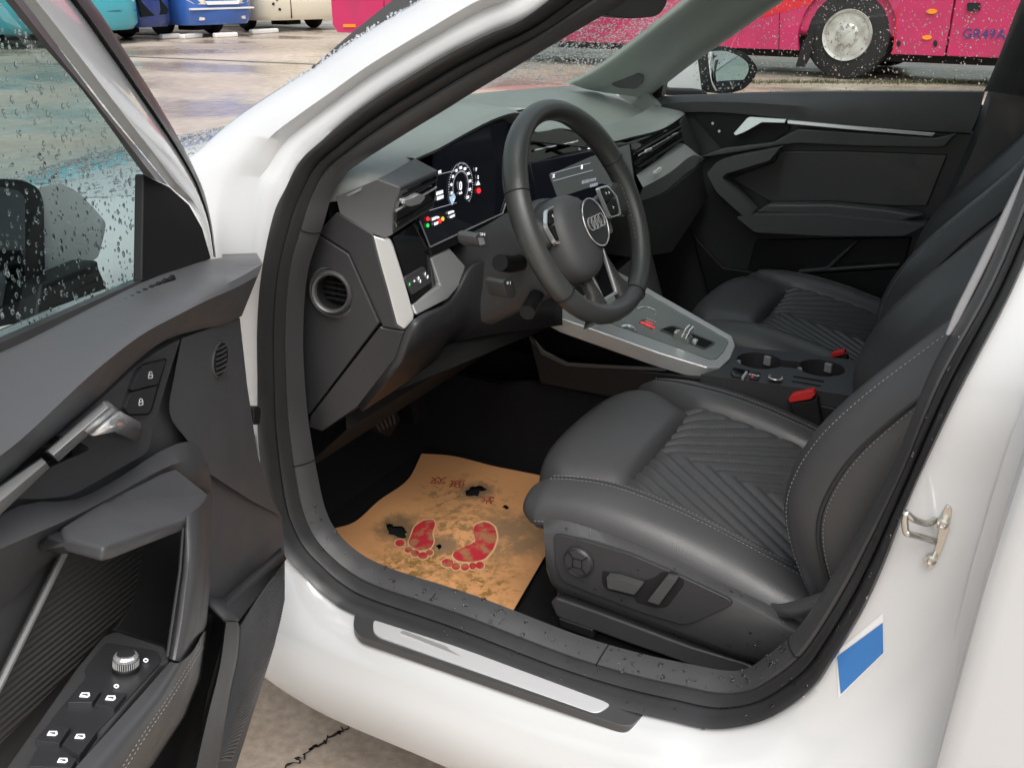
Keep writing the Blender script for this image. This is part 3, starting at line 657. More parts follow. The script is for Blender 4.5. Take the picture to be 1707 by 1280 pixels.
# lower far B-pillar (dark)
fb = B(); rows = []
for (l, yv) in (([(1648,150),(1635,185),(1615,240),(1588,300),(1562,355),(1540,400),(1500,500)], -.70), ([(1660,150),(1645,190),(1625,245),(1597,305),(1572,360),(1550,400),(1512,500)], -.675), ([(1730,150),(1720,190),(1705,245),(1690,305),(1672,360),(1655,400),(1620,500)], -.665), ([(1850,150),(1850,190),(1840,245),(1830,305),(1820,360),(1800,400),(1790,500)], -.68)):
    rows.append(cr([Y(px, py, yv) for px, py in l], 3))
fb.grid(rows); fb.build('far_pillar_trim', 'trim_plastic', car, ang=50)

# passenger-side door mirror (outside the far window)
def MY(px, py, y=-.86): return Y(px, py, y)
b = B(); rows = []
for sc, yv in ((.55,-.92),(.85,-.90),(1.0,-.86),(1.0,-.82),(.96,-.80)):
    pass
cap = [(1107,148),(1108,128),(1125,105),(1150,85),(1180,76),(1220,79),(1250,95),(1264,112),(1262,130),(1247,148),(1220,156),(1178,155)]
c0 = V((1190, 118))
mh = thing('tmp', '', ''); bpy.data.objects.remove(mh)
m1 = [Y(*p, -.92) for p in rp([(1112,146),(1112,126),(1128,104),(1152,86),(1178,77),(1173,110),(1176,152)], 4)]
b = B(); b.prism(m1, (.05, -.03, 0)); mcap = b.build('mirror_cap', 'white_paint', car, bevel=.012, seg=4)
m2 = rp([(1170,92),(1180,77),(1215,78),(1247,92),(1264,113),(1258,132),(1240,150),(1215,157),(1178,155)], 8)
b = B(); b.prism([Y(*p, -.915) for p in m2], (.06, -.02, 0)); mh = b.build('mirror_housing', 'black_plastic', car, bevel=.008, seg=3)
m3 = rp([(1181,86),(1210,85),(1235,95),(1249,108),(1247,124),(1228,146),(1212,153),(1192,153),(1186,130)], 8)
b = B(); b.prism([Y(*p, -.911) for p in m3], (.004, -.002, 0)); b.build('mirror_glass', 'mirror', mh)
b = B(); b.prism([Y(*p, -.90) for p in [(1110,148),(1176,150),(1186,160),(1112,160)]], (.05, -.03, 0)); b.build('mirror_foot', 'black_plastic', car, bevel=.006)

# rear-view mirror
b = B(); b.prism([X(*p, .14) for p in rp([(985,-40),(1010,27),(1055,32),(1098,28),(1112,8),(1116,-40)], 12)], (.03, 0, 0)); b.build('rear_view_mirror', 'black_plastic', car, bevel=.006)
# rain on the panes and the bonnet
drops_on(fg, 1300, .0008, .0022, car, V((0, -1, 0)), lambda p, n: p.z < 1.2 and p.x < .2 and p.x > -.55, stretch=1.3, seed=11)
drops_on(ws, 7500, .0011, .0034, car, V((1, 0, 1)), lambda p, n: -.62 < p.y < .06 and p.z < 1.17, stretch=1.1, seed=12, flat=.4)
drops_on(bonnet, 3800, .0015, .005, car, V((0, 0, 1)), lambda p, n: p.y > -.1 and p.x < 1.3, stretch=1.1, seed=13)
eb = B(); re = random.Random(9); ed = cr([V(p) for p in EK], 12)
for i in range(420):
    q = ed[re.randrange(len(ed))]; px, py = q.x + re.gauss(0, 2.2), q.y + re.gauss(0, 2.2)
    dome(eb, AP(px, py, -.004), V((.2, .7, .6)), re.uniform(.0012, .0032), .0016)
eb.build('water_drops', 'water', car, kind='stuff')
drops_on(sill_trim, 120, .0012, .004, car, V((0, .3, 1)), lambda p, n: n.z > .2, seed=14); drops_on(sill_trim2, 90, .0012, .004, car, V((0, .3, 1)), lambda p, n: n.z > .2, seed=15)
drops_on(seal, 200, .001, .0028, car, V((0, 1, .3)), lambda p, n: p.z < .9 and p.x < .1, seed=16); drops_on(bpt, 60, .001, .0028, car, V((0, 1, .3)), lambda p, n: n.y > .3, seed=17)
# ================================================================ cabin: helpers
def cut(o, cb):
    """cut the builder's solid out of mesh object o"""
    me = bpy.data.meshes.new('cutter'); me.from_pydata([tuple(p) for p in cb.v], [], cb.f)
    bm = bmesh.new(); bm.from_mesh(me); bmesh.ops.recalc_face_normals(bm, faces=bm.faces); bm.to_mesh(me); bm.free()
    c = bpy.data.objects.new('cutter', me); COL.objects.link(c)
    mods = [(m.name, m.type) for m in o.modifiers]
    bo = o.modifiers.new('cut', 'BOOLEAN'); bo.operation = 'DIFFERENCE'; bo.object = c; bo.solver = 'EXACT'
    keep = [m for m in o.modifiers if m.type != 'BOOLEAN']
    for m in keep: m.show_viewport = False
    bpy.context.view_layer.update()
    dg = bpy.context.evaluated_depsgraph_get(); nm = bpy.data.meshes.new_from_object(o.evaluated_get(dg))
    o.modifiers.remove(bo)
    for m in keep: m.show_viewport = True
    old = o.data; nm.name = old.name; o.data = nm; bpy.data.meshes.remove(old); bpy.data.objects.remove(c); bpy.data.meshes.remove(me)
    if not nm.materials: pass
    nm.set_sharp_from_angle(angle=R(38))
def pan(name, pts, m, parent, y=None, vec=(.02, 0, 0), bevel=.002, r=0, f=YL, seg=2, label=None):
    """a panel: pixel outline on a plane, given thickness"""
    if r: pts = rp(pts, r)
    b = B(); b.prism(f(pts, y) if f is YL or f is DL else [f(*p) for p in pts], vec); return b.build(name, m, parent, bevel=bevel, seg=seg, label=label)

# ================================================================ seats
def seat(name, y0, s, dx, dz, near_controls):
    def P(x, y, z): return V((x + dx, y0 + s * y, z + dz))
    b = B(); b.prism([P(-.06, .20, .30), P(-.50, .21, .30), P(-.50, -.21, .30), P(-.06, -.20, .30)], (0, 0, .12)); root = b.build(name, 'hard_plastic', car, bevel=.02)
    zi = lambda x: tabs(x, (-.13, -.165, -.2, -.3, -.4, -.52), (.508, .518, .514, .496, .470, .425))
    zt = lambda x: tabs(x, (.012, .0, -.02, -.05, -.10, -.17, -.25, -.33, -.40, -.47, -.54), (.470, .512, .536, .547, .556, .557, .546, .527, .506, .484, .462))
    # thigh rest
    pr = cr([V(p) for p in ((-.045, .40, 0), (-.012, .425, 0), (.006, .46, 0), (.012, .50, 0), (.004, .533, 0), (-.022, .553, 0), (-.06, .556, 0), (-.10, .553, 0), (-.130, .547, 0), (-.145, .535, 0), (-.149, .512, 0), (-.144, .48, 0))], 5)
    rows = []
    for q in pr:
        hw = tab(q.x, (.01, -.03, -.145), (.178, .188, .150)); r = []
        for k in range(25):
            t = k / 12 - 1; e = abs(t) ** 7
            r.append(P(q.x - .012 * e - .026 * abs(t) ** 2.6 * tab(q.x, (-.12, -.03), (0, 1)), hw * t * (1 - .02 * e), q.y - .020 * e - .003 * t * t))
        rows.append(r)
    b = B(); b.grid(rows); tr = b.build('thigh_rest', 'leather', root, ang=70)
    # quilted insert, chevrons pointing forward
    rows = []; nx, ny = 210, 90
    for i in range(nx + 1):
        x = -.138 - .40 * i / nx; r = []
        for j in range(ny + 1):
            y = .170 * (2 * j / ny - 1); ph = (x + 1.4 * abs(y)) / .0400; a = abs(math.sin(math.pi * ph)); q = .0105 * (a ** .40)
            c = 1.0; z = zi(x) + .010 * (abs(y) / .14) ** 2.2 + q * c * (1 if abs(y) < .156 else max(0, (.170 - abs(y)) / .014)) - .003
            r.append(P(x, y, z))
        rows.append(r)
    b = B(); b.grid(rows); b.build('seat_insert', 'leather', root, ang=80)
    for sd in (1, -1):
        rows = []; xs = [-.026 - .51 * (k / 60) ** 1.25 for k in range(61)]
        for x in xs:
            T_, I_ = zt(x), zi(x); sh = tab(x, (-.155, -.03), (0, .052)); f = math.sqrt(max(0, min(1, (-.026 - x) / .035))); bw = 1
            sec = [(.142 + sh * .75, I_ - .03), (.155 + sh * .72, I_ + .002), (.165 + sh * .6, lerp(I_, T_, .58)), (.180 + sh * .4, T_ - .005), (.197 + sh * .15, T_), (.220, T_ - .003), (.242, T_ - .012), (.255, T_ - .026), (.260, T_ - .042), (.257, T_ - .056), (.240, T_ - .068)]
            cy_, cz_ = .215, T_ - .026
            rows.append(cr([P(x, sd * lerp(cy_, y, .35 + .65 * f), lerp(cz_, z, .25 + .75 * f)) for y, z in sec], 3))
        b = B(); b.grid(rows); b.poly(rows[0]); b.build('seat_bolster', 'leather', root, ang=70)
        ln = [x for x in xs if -.52 < x < -.058]
        for dy_, dzz in ((.190, -.0008), (.202, .0002)): stitches([P(x, sd * (dy_ + tab(x, (-.155, -.03), (0, .012))), zt(x) + dzz) for x in ln], root, (0, 0, 1))
        b = B(); b.tube([P(x, sd * (.196 + tab(x, (-.155, -.03), (0, .012))), zt(x) + .0002) for x in ln], .0022, 6); b.build('piping', 'piping', root)
        if sd == 1:
            stitches([P(x, .2602, zt(x) - .044) for x in ln], root, (0, s, .4))
    # backrest
    xb = lambda z: tabs(z, (.44, .50, .576, .62, .66, .72, .78, .84, .90, 1.0, 1.06, 1.10), (-.47, -.437, -.404, -.395, -.399, -.421, -.460, -.509, -.560, -.628, -.675, -.73))
    ww = lambda z: tabs(z, (.44, .55, .80, .90, 1.0, 1.06, 1.10), (.96, 1.0, 1.0, .95, .84, .74, .62))
    sec = [(.20, -.215), (.252, -.19), (.270, -.12), (.272, -.075), (.266, -.042), (.254, -.018), (.236, -.003), (.216, .0), (.194, -.006), (.165, -.026), (.135, -.044), (.08, -.052), (0, -.054)]
    full = sec + [(-y, x) for y, x in sec[-2::-1]]
    rows = []
    for z in [.43 + .67 * k / 44 for k in range(45)]:
        rows.append(cr([P(xb(z) + x, y * ww(z), z - (0 if x > -.1 else .02)) for y, x in full], 3, True))
    b = B(); b.grid(rows, True); b.poly(rows[-1]); bk = b.build('backrest', 'leather', root, ang=70)
    zs = [.47 + .5 * k / 60 for k in range(61)]
    for sd in (1, -1):
        pth = [P(xb(z) - .008, sd * .2445 * ww(z), z) for z in zs]
        stitches(pth, bk, (1, s * sd, .3)); stitches([P(xb(z) - .058, sd * .2712 * ww(z), z) for z in zs], bk, (.2, s * sd, 0))
        b = B(); b.tube([P(xb(z) - .052, sd * .2706 * ww(z), z) for z in zs], .0030, 6); b.build('seam', 'piping', bk)
    b = B(); rows = []
    for z, w_, x0, x1 in ((1.115, .10, -.70, -.76), (1.13, .13, -.685, -.785), (1.20, .145, -.675, -.80), (1.27, .135, -.69, -.80), (1.30, .10, -.71, -.785), (1.305, .05, -.73, -.77)):
        rows.append(cr([P(x0, 0, z), P(x0 - .005, w_ * .7, z), P((x0 + x1) / 2, w_, z), P(x1, w_ * .7, z), P(x1, 0, z), P(x1, -w_ * .7, z), P((x0 + x1) / 2, -w_, z), P(x0 - .005, -w_ * .7, z)], 3, True))
    b.grid(rows, True); b.poly(rows[0]); b.poly(rows[-1]); b.build('headrest', 'leather', bk, ang=70)
    return root, P, zt
dseat, DP, dzt = seat('driver_seat', .355, 1, 0, 0, True)
pseat, PP, pzt = seat('passenger_seat', -.365, -1, .012, .014, False)
# side valance of the driver's seat, with its switches
r0 = [(905,862),(925,856),(960,862),(1040,892),(1110,921),(1180,952),(1240,980),(1300,1010),(1352,1042)]
r1 = [(906,885),(925,886),(965,893),(1045,917),(1115,945),(1185,979),(1240,1007),(1295,1036),(1345,1060)]
r2 = [(911,950),(926,981),(962,995),(1035,1023),(1105,1050),(1175,1076),(1230,1096),(1290,1110),(1345,1106)]
rm = [((a[0] + c[0]) / 2, (a[1] + c[1]) / 2) for a, c in zip(r1, r2)]
rows = [YL(r0, .598), YL([(lerp(a[0], c[0], .35), lerp(a[1], c[1], .35)) for a, c in zip(r0, r1)], .616), YL(r1, .629), YL([(lerp(a[0], c[0], .12), lerp(a[1], c[1], .12)) for a, c in zip(r1, r2)], .6315), YL(rm, .632), YL([(lerp(a[0], c[0], .9), lerp(a[1], c[1], .9)) for a, c in zip(r1, r2)], .628), YL(r2, .619), YL([(x + 2, y - 3) for x, y in r2], .58)]
rows = [cr(r, 5) for r in rows]
rows = [[rows[j][0] + V((-.004, -.03, 0))] + rows[j] for j in range(len(rows))]
b = B(); b.grid(rows); val = b.build('seat_valance', 'trim_plastic', dseat, ang=40)
ctl = pan('control_panel', [(922,893),(932,891),(970,900),(1048,923),(1119,953),(1214,998),(1222,1007),(1210,1014),(1153,1039),(1136,1041),(1075,1023),(984,988),(938,969),(926,945)], 'hard_plastic', dseat, .6345, (0, -.006, 0), .0012, r=7)
cc = Y(965, 936, .636); b = B(); b.lathe([(.0225, -.004), (.0225, .003), (.0212, .0045), (.0205, .003), (.019, .0045), (0, .0055)], cc, (0, 1, 0), 36); kn = b.build('lumbar_switch', 'hard_plastic', dseat, ang=30)
b = B()
for k in range(4):
    q = R(45 + 90 * k); e = V((math.cos(q), 0, math.sin(q))); b.box(cc + e * .0145 + V((0, .0052, 0)), .0125, .0012, .0014, Matrix.Rotation(-q, 3, 'Y'))
    q2 = R(90 * k); e2 = V((math.cos(q2), 0, math.sin(q2))); b.box(cc + e2 * .0070 + V((0, .0054, 0)), .0012, .0012, .0125, Matrix.Rotation(-q2, 3, 'Y'))
b.build('switch_groove', 'void_black', dseat)
pan('switch_recess', [(1003,951),(1030,955),(1075,967),(1090,963),(1105,952),(1120,953),(1140,965),(1140,975),(1112,1012),(1095,1014),(1060,1004),(1058,996),(1010,983),(1003,972)], 'black_plastic', dseat, .6352, (0, -.004, 0), .0008, r=5)
pan('seat_switch', [(1011,961),(1030,964),(1070,976),(1057,991),(1013,980)], 'trim_plastic', dseat, .646, (0, -.014, 0), .0025, r=2, seg=3)
pan('seat_switch', [(1110,962),(1128,967),(1098,1008),(1079,1002)], 'trim_plastic', dseat, .646, (0, -.014, 0), .0025, r=2, seg=3)
pan('rail_cover', [(917,1005),(926,996),(1000,1022),(1075,1050),(1150,1078),(1240,1105),(1270,1118),(1240,1135),(1174,1117),(1048,1073),(927,1028)], 'trim_plastic', dseat, .612, (0, -.02, 0), .004)
pan('rail_cap', [(930,1030),(988,1050),(988,1066),(934,1046)], 'black_plastic', dseat, .616, (0, -.03, 0), .003)
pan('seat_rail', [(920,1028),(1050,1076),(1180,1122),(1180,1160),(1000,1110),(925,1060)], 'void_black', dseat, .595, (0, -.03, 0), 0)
# belt tongue strap end at the rear of the valance
bs = cr([Y(1270,1003,.60), Y(1300,1006,.618), Y(1340,996,.625), Y(1372,985,.625), Y(1400,970,.62)], 4); be = cr([Y(1285,1022,.612), Y(1310,1030,.63), Y(1340,1026,.635), Y(1368,1016,.635), Y(1400,1000,.63)], 4)
b = B(); b.grid([bs, be]); b.build('seat_side_cap', 'trim_plastic', dseat, solid=.004)
drops_on(val, 170, .0010, .0026, dseat, V((0, 1, .4)), lambda p, n: True, seed=21)
drops_on(ctl, 26, .001, .002, dseat, V((0, 1, 0)), lambda p, n: n.y > .7, seed=22)

# ================================================================ steering wheel
N = 72; rows = []
for k in range(N):
    q = 2 * math.pi * k / N; ca, sa = math.cos(q), math.sin(q)         # ca along the left axis
    Rr = .1620 - .006 * max(0, -sa) ** 6; r = .0152 + .0018 * max(0, math.cos(2 * (q - R(35)))) ** 2 * (1 if ca > 0 else .0) + .0018 * max(0, math.cos(2 * (q - R(145)))) ** 2 * (1 if ca < 0 else 0)
    e = WL * ca + WU * sa
    rows.append([WC + e * Rr + (e * math.cos(p) + WN * math.sin(p) * 1.12) * r for p in [2 * math.pi * j / 20 for j in range(20)]])
b = B(); b.grid(rows, True, True); sw = b.build('steering_wheel', 'wheel_leather', car, ang=80)
def rimpt(qd, pd, k=1.0):
    q, p = R(qd), R(pd); e = WL * math.cos(q) + WU * math.sin(q); return WC + e * (.162 - .006 * max(0, -math.sin(q)) ** 6) + (e * math.cos(p) + WN * math.sin(p) * 1.12) * .0168 * k
for qd in (22, 158, 248, 325):
    b = B(); b.tube([rimpt(qd, pd, .975) for pd in range(0, 360, 12)], .0011, 5, True); b.build('rim_seam', 'black_plastic', sw)
stitches([rimpt(q * .7, 180, .93) for q in range(-30, 300)], sw, WN, 'rim_stitching', .0075, .004, .0006)
# hub
_hc = W(975, 386, .018) - WC; HA, HB = _hc.dot(WL), _hc.dot(WU)
def shape(q): c, s_ = math.cos(q), math.sin(q); return (.053 * abs(c) ** .82 * (1 if c > 0 else -1), (.060 if s_ > 0 else .068) * abs(s_) ** .85 * (1 if s_ > 0 else -1))
hub = B(); rows = []
for f, h in ((.90, -.04), (1.0, -.028), (1.04, -.010), (1.0, .003), (.91, .012), (.72, .018), (.45, .0205), (.2, .0212)):
    rows.append([WLc(HA + a * f, HB + b_ * f, h) for a, b_ in [shape(2 * math.pi * k / 48) for k in range(48)]])
hub.grid(rows, True); hub.poly(rows[-1]); hub = hub.build('hub', 'soft_plastic', sw, ang=70)
_ec = W(992, 371, .022) - WC; ec = (_ec.dot(WL), _ec.dot(WU))
ring = B(); ring.tube([WLc(ec[0] + .0330 * math.cos(q), ec[1] + .0365 * math.sin(q), .0235) for q in [2 * math.pi * k / 60 for k in range(60)]], .0012, 8, True); ring.build('emblem_ring', 'chrome', sw)
b = B(); b.prism([WLc(ec[0] + .0330 * math.cos(q), ec[1] + .0365 * math.sin(q), .0228) for q in [2 * math.pi * k / 48 for k in range(48)]], -WN * .008); b.build('emblem_disc', 'hard_plastic', sw)
for k in range(4):
    b = B(); b.tube([WLc(ec[0] + .0165 - .011 * k + .0085 * math.cos(q), ec[1] + .0 + .0095 * math.sin(q), .0245) for q in [2 * math.pi * j / 36 for j in range(36)]], .0013, 6, True); b.build('emblem_ring', 'chrome', sw)
# side spokes with button pods, lower spoke with chrome fork
for s_ in (1, -1):
    b = B(); rows = []
    for a, h, z0, z1 in ((.050, -.014, -.030, .002), (.085, -.010, -.028, .014), (.115, -.006, -.024, .018), (.140, -.004, -.026, .022), (.158, .0, -.032, .030)):
        rows.append([WLc(s_ * a, z1, h - .022), WLc(s_ * a, z1, h), WLc(s_ * a, (z0 + z1) / 2, h + .003), WLc(s_ * a, z0, h), WLc(s_ * a, z0, h - .022)])
    b.grid([cr(r, 3) for r in rows], True); b.build('spoke', 'wheel_leather', sw, ang=50)
    fr = B(); o_ = [(.066, .028), (.098, .026), (.116, .004), (.108, -.026), (.070, -.024)]; oo = rp([(s_ * a, c) for a, c in o_], .006); ii = rp([(s_ * (lerp(a, .09, .10)), lerp(c, 0, .10)) for a, c in o_], .006)
    fr.frame([WLc(a, c, .0035) for a, c in oo], [WLc(a, c, .0035) for a, c in ii], -WN * .006); fr.build('button_bezel', 'chrome', sw)
    for poly in ([(.070, .022), (.095, .021), (.108, .005), (.073, .002)], [(.073, -.001), (.108, .002), (.102, -.021), (.073, -.020)]):
        b = B(); b.prism([WLc(s_ * a, c, .0042) for a, c in rp(poly, .004)], -WN * .008); b.build('wheel_button', 'black_plastic', sw, bevel=.001)
    for a, c in ((.082, .015), (.092, .014), (.088, -.010)):
        b = B(); b.prism([WLc(s_ * (a + .003 * math.cos(q)), c + .003 * math.sin(q), .0046) for q in [R(v) for v in (0, 120, 240)]], WN * .0002); b.build('button_print', 'print_white', sw)
    b = B(); b.prism([WLc(s_ * a, c, -.03) for a, c in rp([(.085, .012), (.130, .012), (.128, -.01), (.125, -.050), (.095, -.045)], .01)], -WN * .004); b.build('shift_paddle', 'dash_trim', sw, bevel=.001)
b = B(); b.frame([WLc(a, c, -.006) for a, c in [(.034, -.062), (.026, -.135), (-.026, -.135), (-.034, -.062)]], [WLc(a, c, -.006) for a, c in [(.029, -.062), (.021, -.130), (-.021, -.130), (-.029, -.062)]], -WN * .010); b.build('spoke_fork', 'chrome', sw, bevel=.001)
b = B(); b.prism([WLc(a, c, -.009) for a, c in [(.029, -.060), (.021, -.130), (-.021, -.130), (-.029, -.060)]], -WN * .006); b.build('spoke_inlay', 'piano_black', sw)
for s_ in (1, -1):
    b = B(); rows = []
    for c, a0_, a1_, h in ((-.055, .030, .052, -.02), (-.085, .030, .046, -.012), (-.115, .028, .050, -.006), (-.14, .024, .07, -.002), (-.155, .02, .10, .0)):
        rows.append([WLc(s_ * a0_, c, h - .012), WLc(s_ * a0_, c, h), WLc(s_ * (a0_ + a1_) / 2, c, h + .004), WLc(s_ * a1_, c, h), WLc(s_ * a1_, c, h - .012)])
    b.grid([cr(r, 3) for r in rows], True); b.build('spoke', 'grip_leather', sw, ang=50)
# column shroud and stalks
b = B(); rows = []
for h, w_, u0, u1 in ((-.055, .052, .040, -.085), (-.075, .062, .046, -.10), (-.11, .062, .046, -.105), (-.16, .060, .040, -.11), (-.22, .060, .035, -.115)):
    rows.append([WLc(w_ * a, (u0 + u1) / 2 + (u0 - u1) / 2 * c, h) for a, c in [(math.copysign(abs(math.cos(q)) ** .6, math.cos(q)), math.copysign(abs(math.sin(q)) ** .6, math.sin(q))) for q in [2 * math.pi * k / 40 for k in range(40)]]])
b.grid(rows, True); b.poly(rows[0]); shroud = b.build('column_shroud', 'soft_plastic', car, ang=60)
b = B(); b.tube([WLc(.045, -.035, -.10), WLc(.09, -.03, -.095), WLc(.13, -.02, -.085)], .013, 10); b.tube([WLc(.05, -.09, -.10), WLc(.085, -.10, -.095), WLc(.105, -.105, -.09)], .012, 10); b.build('stalk_sleeve', 'black_plastic', shroud)
b = B(); b.prism([X(*p, .045) for p in rp([(792,394),(798,388),(812,390),(818,402),(816,410),(803,414),(795,408)], 3)], (.03, 0, 0)); stalk = b.build('stalk', 'trim_plastic', shroud, bevel=.003)
b = B(); b.prism([X(*p, .0445) for p in rp([(797,397),(806,396),(809,407),(800,409)], 1)], (.001, 0, 0)); b.build('stalk_button', 'grey_trim', shroud)
b = B(); b.prism([X(*p, .05) for p in rp([(838,470),(845,464),(856,470),(861,490),(856,498),(845,496)], 4)], (.03, 0, 0)); b.build('stalk', 'trim_plastic', shroud, bevel=.003)
for p, c in (((803,391), 'ON'), ((848,472), '0 I')):
    text(c, X(*p, .044), RIGHT, -DOWN, .006, 'print_white', shroud)
# centre console
KN = V((-.209, 0, 1)).normalized(); KO = V((.18, 0, .634))
def K(px, py, h=0.0): return plane(px, py, KO + KN * h, KN)
ko = [(880,500),(940,532),(1000,553),(1100,588),(1180,612),(1200,613),(1217,598),(1226,576),(1220,560),(1152,521),(1076,478),(1000,436)]
ki = [(915,500),(965,520),(1034,545),(1110,572),(1184,599),(1194,598),(1206,586),(1214,570),(1211,563),(1146,526),(1069,483),(1010,450)]
b = B(); b.frame([K(*p, 0) for p in ko], [K(*p, -.002) for p in ki], -KN * .030); con = b.build('gear_console', 'satin_silver', car, bevel=.003, seg=3)
b = B(); b.prism([K(*p, -.005) for p in ki], -KN * .02); b.build('gear_plate', 'dash_plastic', con)
b = B(); b.prism([K(*p, -.030) for p in ko], -KN * .025); b.build('console_underside', 'black_plastic', con, bevel=.008)
b = B(); b.frame([K(*p, -.0042) for p in rp([(1098,550),(1122,542),(1194,572),(1174,583)], 4)], [K(*p, -.0042) for p in rp([(1102,549),(1121,544.5),(1190,572),(1174,581)], 4)], KN * .001); b.build('slot_frame', 'trim_plastic', con)
b = B(); b.prism([K(*p, -.0046) for p in rp([(1102,549),(1121,544),(1190,572),(1174,581)], 4)], KN * .0008); b.build('gear_slot', 'void_black', con)
gs = K(1140, 562, 0); fx = V((-1, 0, -.209)).normalized(); ly = V((0, 1, 0))
b = B(); b.prism([gs + fx * a + KN * c - ly * .013 for a, c in [(-.020, -.006), (-.016, .006), (-.004, .010), (.002, .020), (.006, .020), (.008, .006), (.014, .004), (.018, -.006)]], ly * .026); gsl = b.build('gear_selector', 'dash_plastic', con, bevel=.003)
for a in (-.001, .007):
    b = B(); b.tube([gs + fx * a + KN * .004 + ly * .014, gs + fx * (a + .002) + KN * .021 + ly * .010, gs + fx * (a + .002) + KN * .022 - ly * .010, gs + fx * a + KN * .004 - ly * .014], .0022, 8); b.build('selector_chrome', 'chrome', con)
b = B(); b.prism([gs + fx * a + ly * c + KN * .007 for a, c in rp([(-.020, -.010), (-.008, -.011), (-.008, .011), (-.020, .010)], .004)], -KN * .004); b.build('selector_chrome', 'chrome', con, bevel=.001)
b = B(); b.prism([gs + fx * a + ly * c + KN * .004 for a, c in rp([(.018, -.006), (.028, -.006), (.028, .006), (.018, .006)], .003)], -KN * .008); b.build('park_button', 'chrome', con, bevel=.001)
stp_ = rp([(1064,538),(1072,533),(1092,541),(1086,549)], 2)
b = B(); b.frame([K(*p, -.0042) for p in stp_], [K(*p, -.0042) for p in [(lerp(x, 1078, .07), lerp(y, 541, .07)) for x, y in stp_]], KN * .0008); b.build('start_button', 'trim_plastic', con)
text('ENGINE', K(1079, 541.5, -.0034), fx, ly * -1, .0085, 'lit_red', con); text('START', K(1083, 538, -.0034), fx, ly * -1, .006, 'lit_red', con); text('P R N D', K(1086, 534, -.0034), fx, ly * -1, .006, 'print_white', con)
b = B(); b.tube([K(*p, -.003) for p in cr([V(p) for p in [(1063,515),(1070,512),(1082,513),(1092,518),(1092,523)]], 5)], .0014, 6); b.build('tray_edge', 'chrome', con)
b = B(); b.tube([K(*p, -.001) for p in cr([V(p) for p in [(1036,545),(1046,543),(1056,547),(1060,552)]], 5)], .003, 6); b.build('tray_edge', 'chrome', con)
# rear console: cup holders, switches
zc = .567; cp = [(1168,624),(1198,615),(1214,604),(1226,577),(1300,585),(1430,601),(1470,668),(1399,656),(1290,640)]
b = B(); b.prism([Z(*p, zc) for p in cp], (0, 0, -.10)); rcn = b.build('cup_console', 'hard_plastic', car, bevel=.003)
c1, c2 = Z(1266, 601, zc), Z(1369, 613, zc)
cb = B(); cb.lathe([(.040, -.075), (.0415, .02)], c1 + V((0, 0, 0)), (0, 0, 1), 40); cut(rcn, cb)
cb = B(); cb.lathe([(.040, -.075), (.0415, .02)], c2, (0, 0, 1), 40); cut(rcn, cb)
cb = B(); d_ = (c2 - c1).normalized(); e_ = V((-d_.y, d_.x, 0)); cb.prism([c1 + e_ * .018 + V((0, 0, -.05)), c2 + e_ * .018 + V((0, 0, -.05)), c2 - e_ * .018 + V((0, 0, -.05)), c1 - e_ * .018 + V((0, 0, -.05))], (0, 0, .08)); cut(rcn, cb)
for c in (c1, c2):
    for q in (20, 140, 260):
        p = c + V((math.cos(R(q)), math.sin(R(q)), 0)) * .037 + V((0, 0, -.012)); b = B(); b.box(p, .008, .014, .018, Matrix.Rotation(R(q), 3, 'Z')); b.build('cup_clip', 'grey_trim', rcn, bevel=.002)
pan('parking_brake', [(1218,620),(1222,612),(1250,617),(1240,628),(1222,626)], 'piano_black', rcn, None, (0, 0, -.006), .001, f=lambda x, y: Z(x, y, zc + .004)); pan('brake_edge', [(1236,628),(1243,618),(1247,619),(1240,629)], 'satin_silver', rcn, None, (0, 0, -.006), .0005, f=lambda x, y: Z(x, y, zc + .006))
pan('hold_button', [(1248,630),(1254,619),(1268,621),(1264,632)], 'black_plastic', rcn, None, (0, 0, -.005), .001, f=lambda x, y: Z(x, y, zc + .004))
text('HOLD', Z(1257, 625, zc + .0045), (-1, 0, 0), (0, -1, 0), .007, 'print_white', rcn); b = B(); b.box(Z(1254, 628, zc + .0045), .004, .002, .0006); b.build('brake_lamp', 'lit_red', rcn)
vc = Z(1293, 629, zc + .006); b = B(); b.tube([vc + V((math.cos(q), math.sin(q), 0)) * .0115 for q in [2 * math.pi * k / 40 for k in range(40)]], .0016, 8, True); b.build('volume_ring', 'chrome', rcn)
b = B(); b.lathe([(.0105, -.002), (.010, .0025), (0, .003)], vc, (0, 0, 1), 30); b.build('volume_knob', 'hard_plastic', rcn)
for pts in ([(1322,628),(1323,626),(1372,634),(1374,637)], [(1320,636),(1321,634.5),(1368,642),(1369,644)]):
    pan('card_slot', pts, 'void_black', rcn, None, (0, 0, -.001), 0, f=lambda x, y: Z(x, y, zc + .0008))
b = B(); b.prism([V((.60, .115, .27)), V((-.60, .115, .27)), V((-.60, .085, .50)), V((.05, .085, .50)), V((.30, .085, .44)), V((.60, .085, .44))], (0, -.02, 0)); b.prism([V((.60, -.115, .27)), V((-.60, -.115, .27)), V((-.60, -.085, .50)), V((.60, -.085, .44))], (0, .02, 0)); b.build('tunnel', 'carpet', car)
b = B(); b.prism([Y(*p, .100) for p in [(880,560),(905,588),(945,609),(1060,616),(1168,630),(1300,660),(1480,700),(1480,760),(1300,720),(1160,690),(900,640)]], (0, -.015, 0)); b.build('console_side', 'black_plastic', car, bevel=.004)
b = B(); b.prism([Y(*p, .102) for p in [(890,566),(905,584),(946,605),(1110,614),(1110,619),(944,611),(902,591)]], (0, -.004, 0)); b.build('console_edge', 'trim_plastic', car, bevel=.001)
b = B(); b.prism([V((-.30, .09, .56)), V((-.62, .09, .58)), V((-.62, -.09, .58)), V((-.30, -.09, .56))], (0, 0, .05)); 
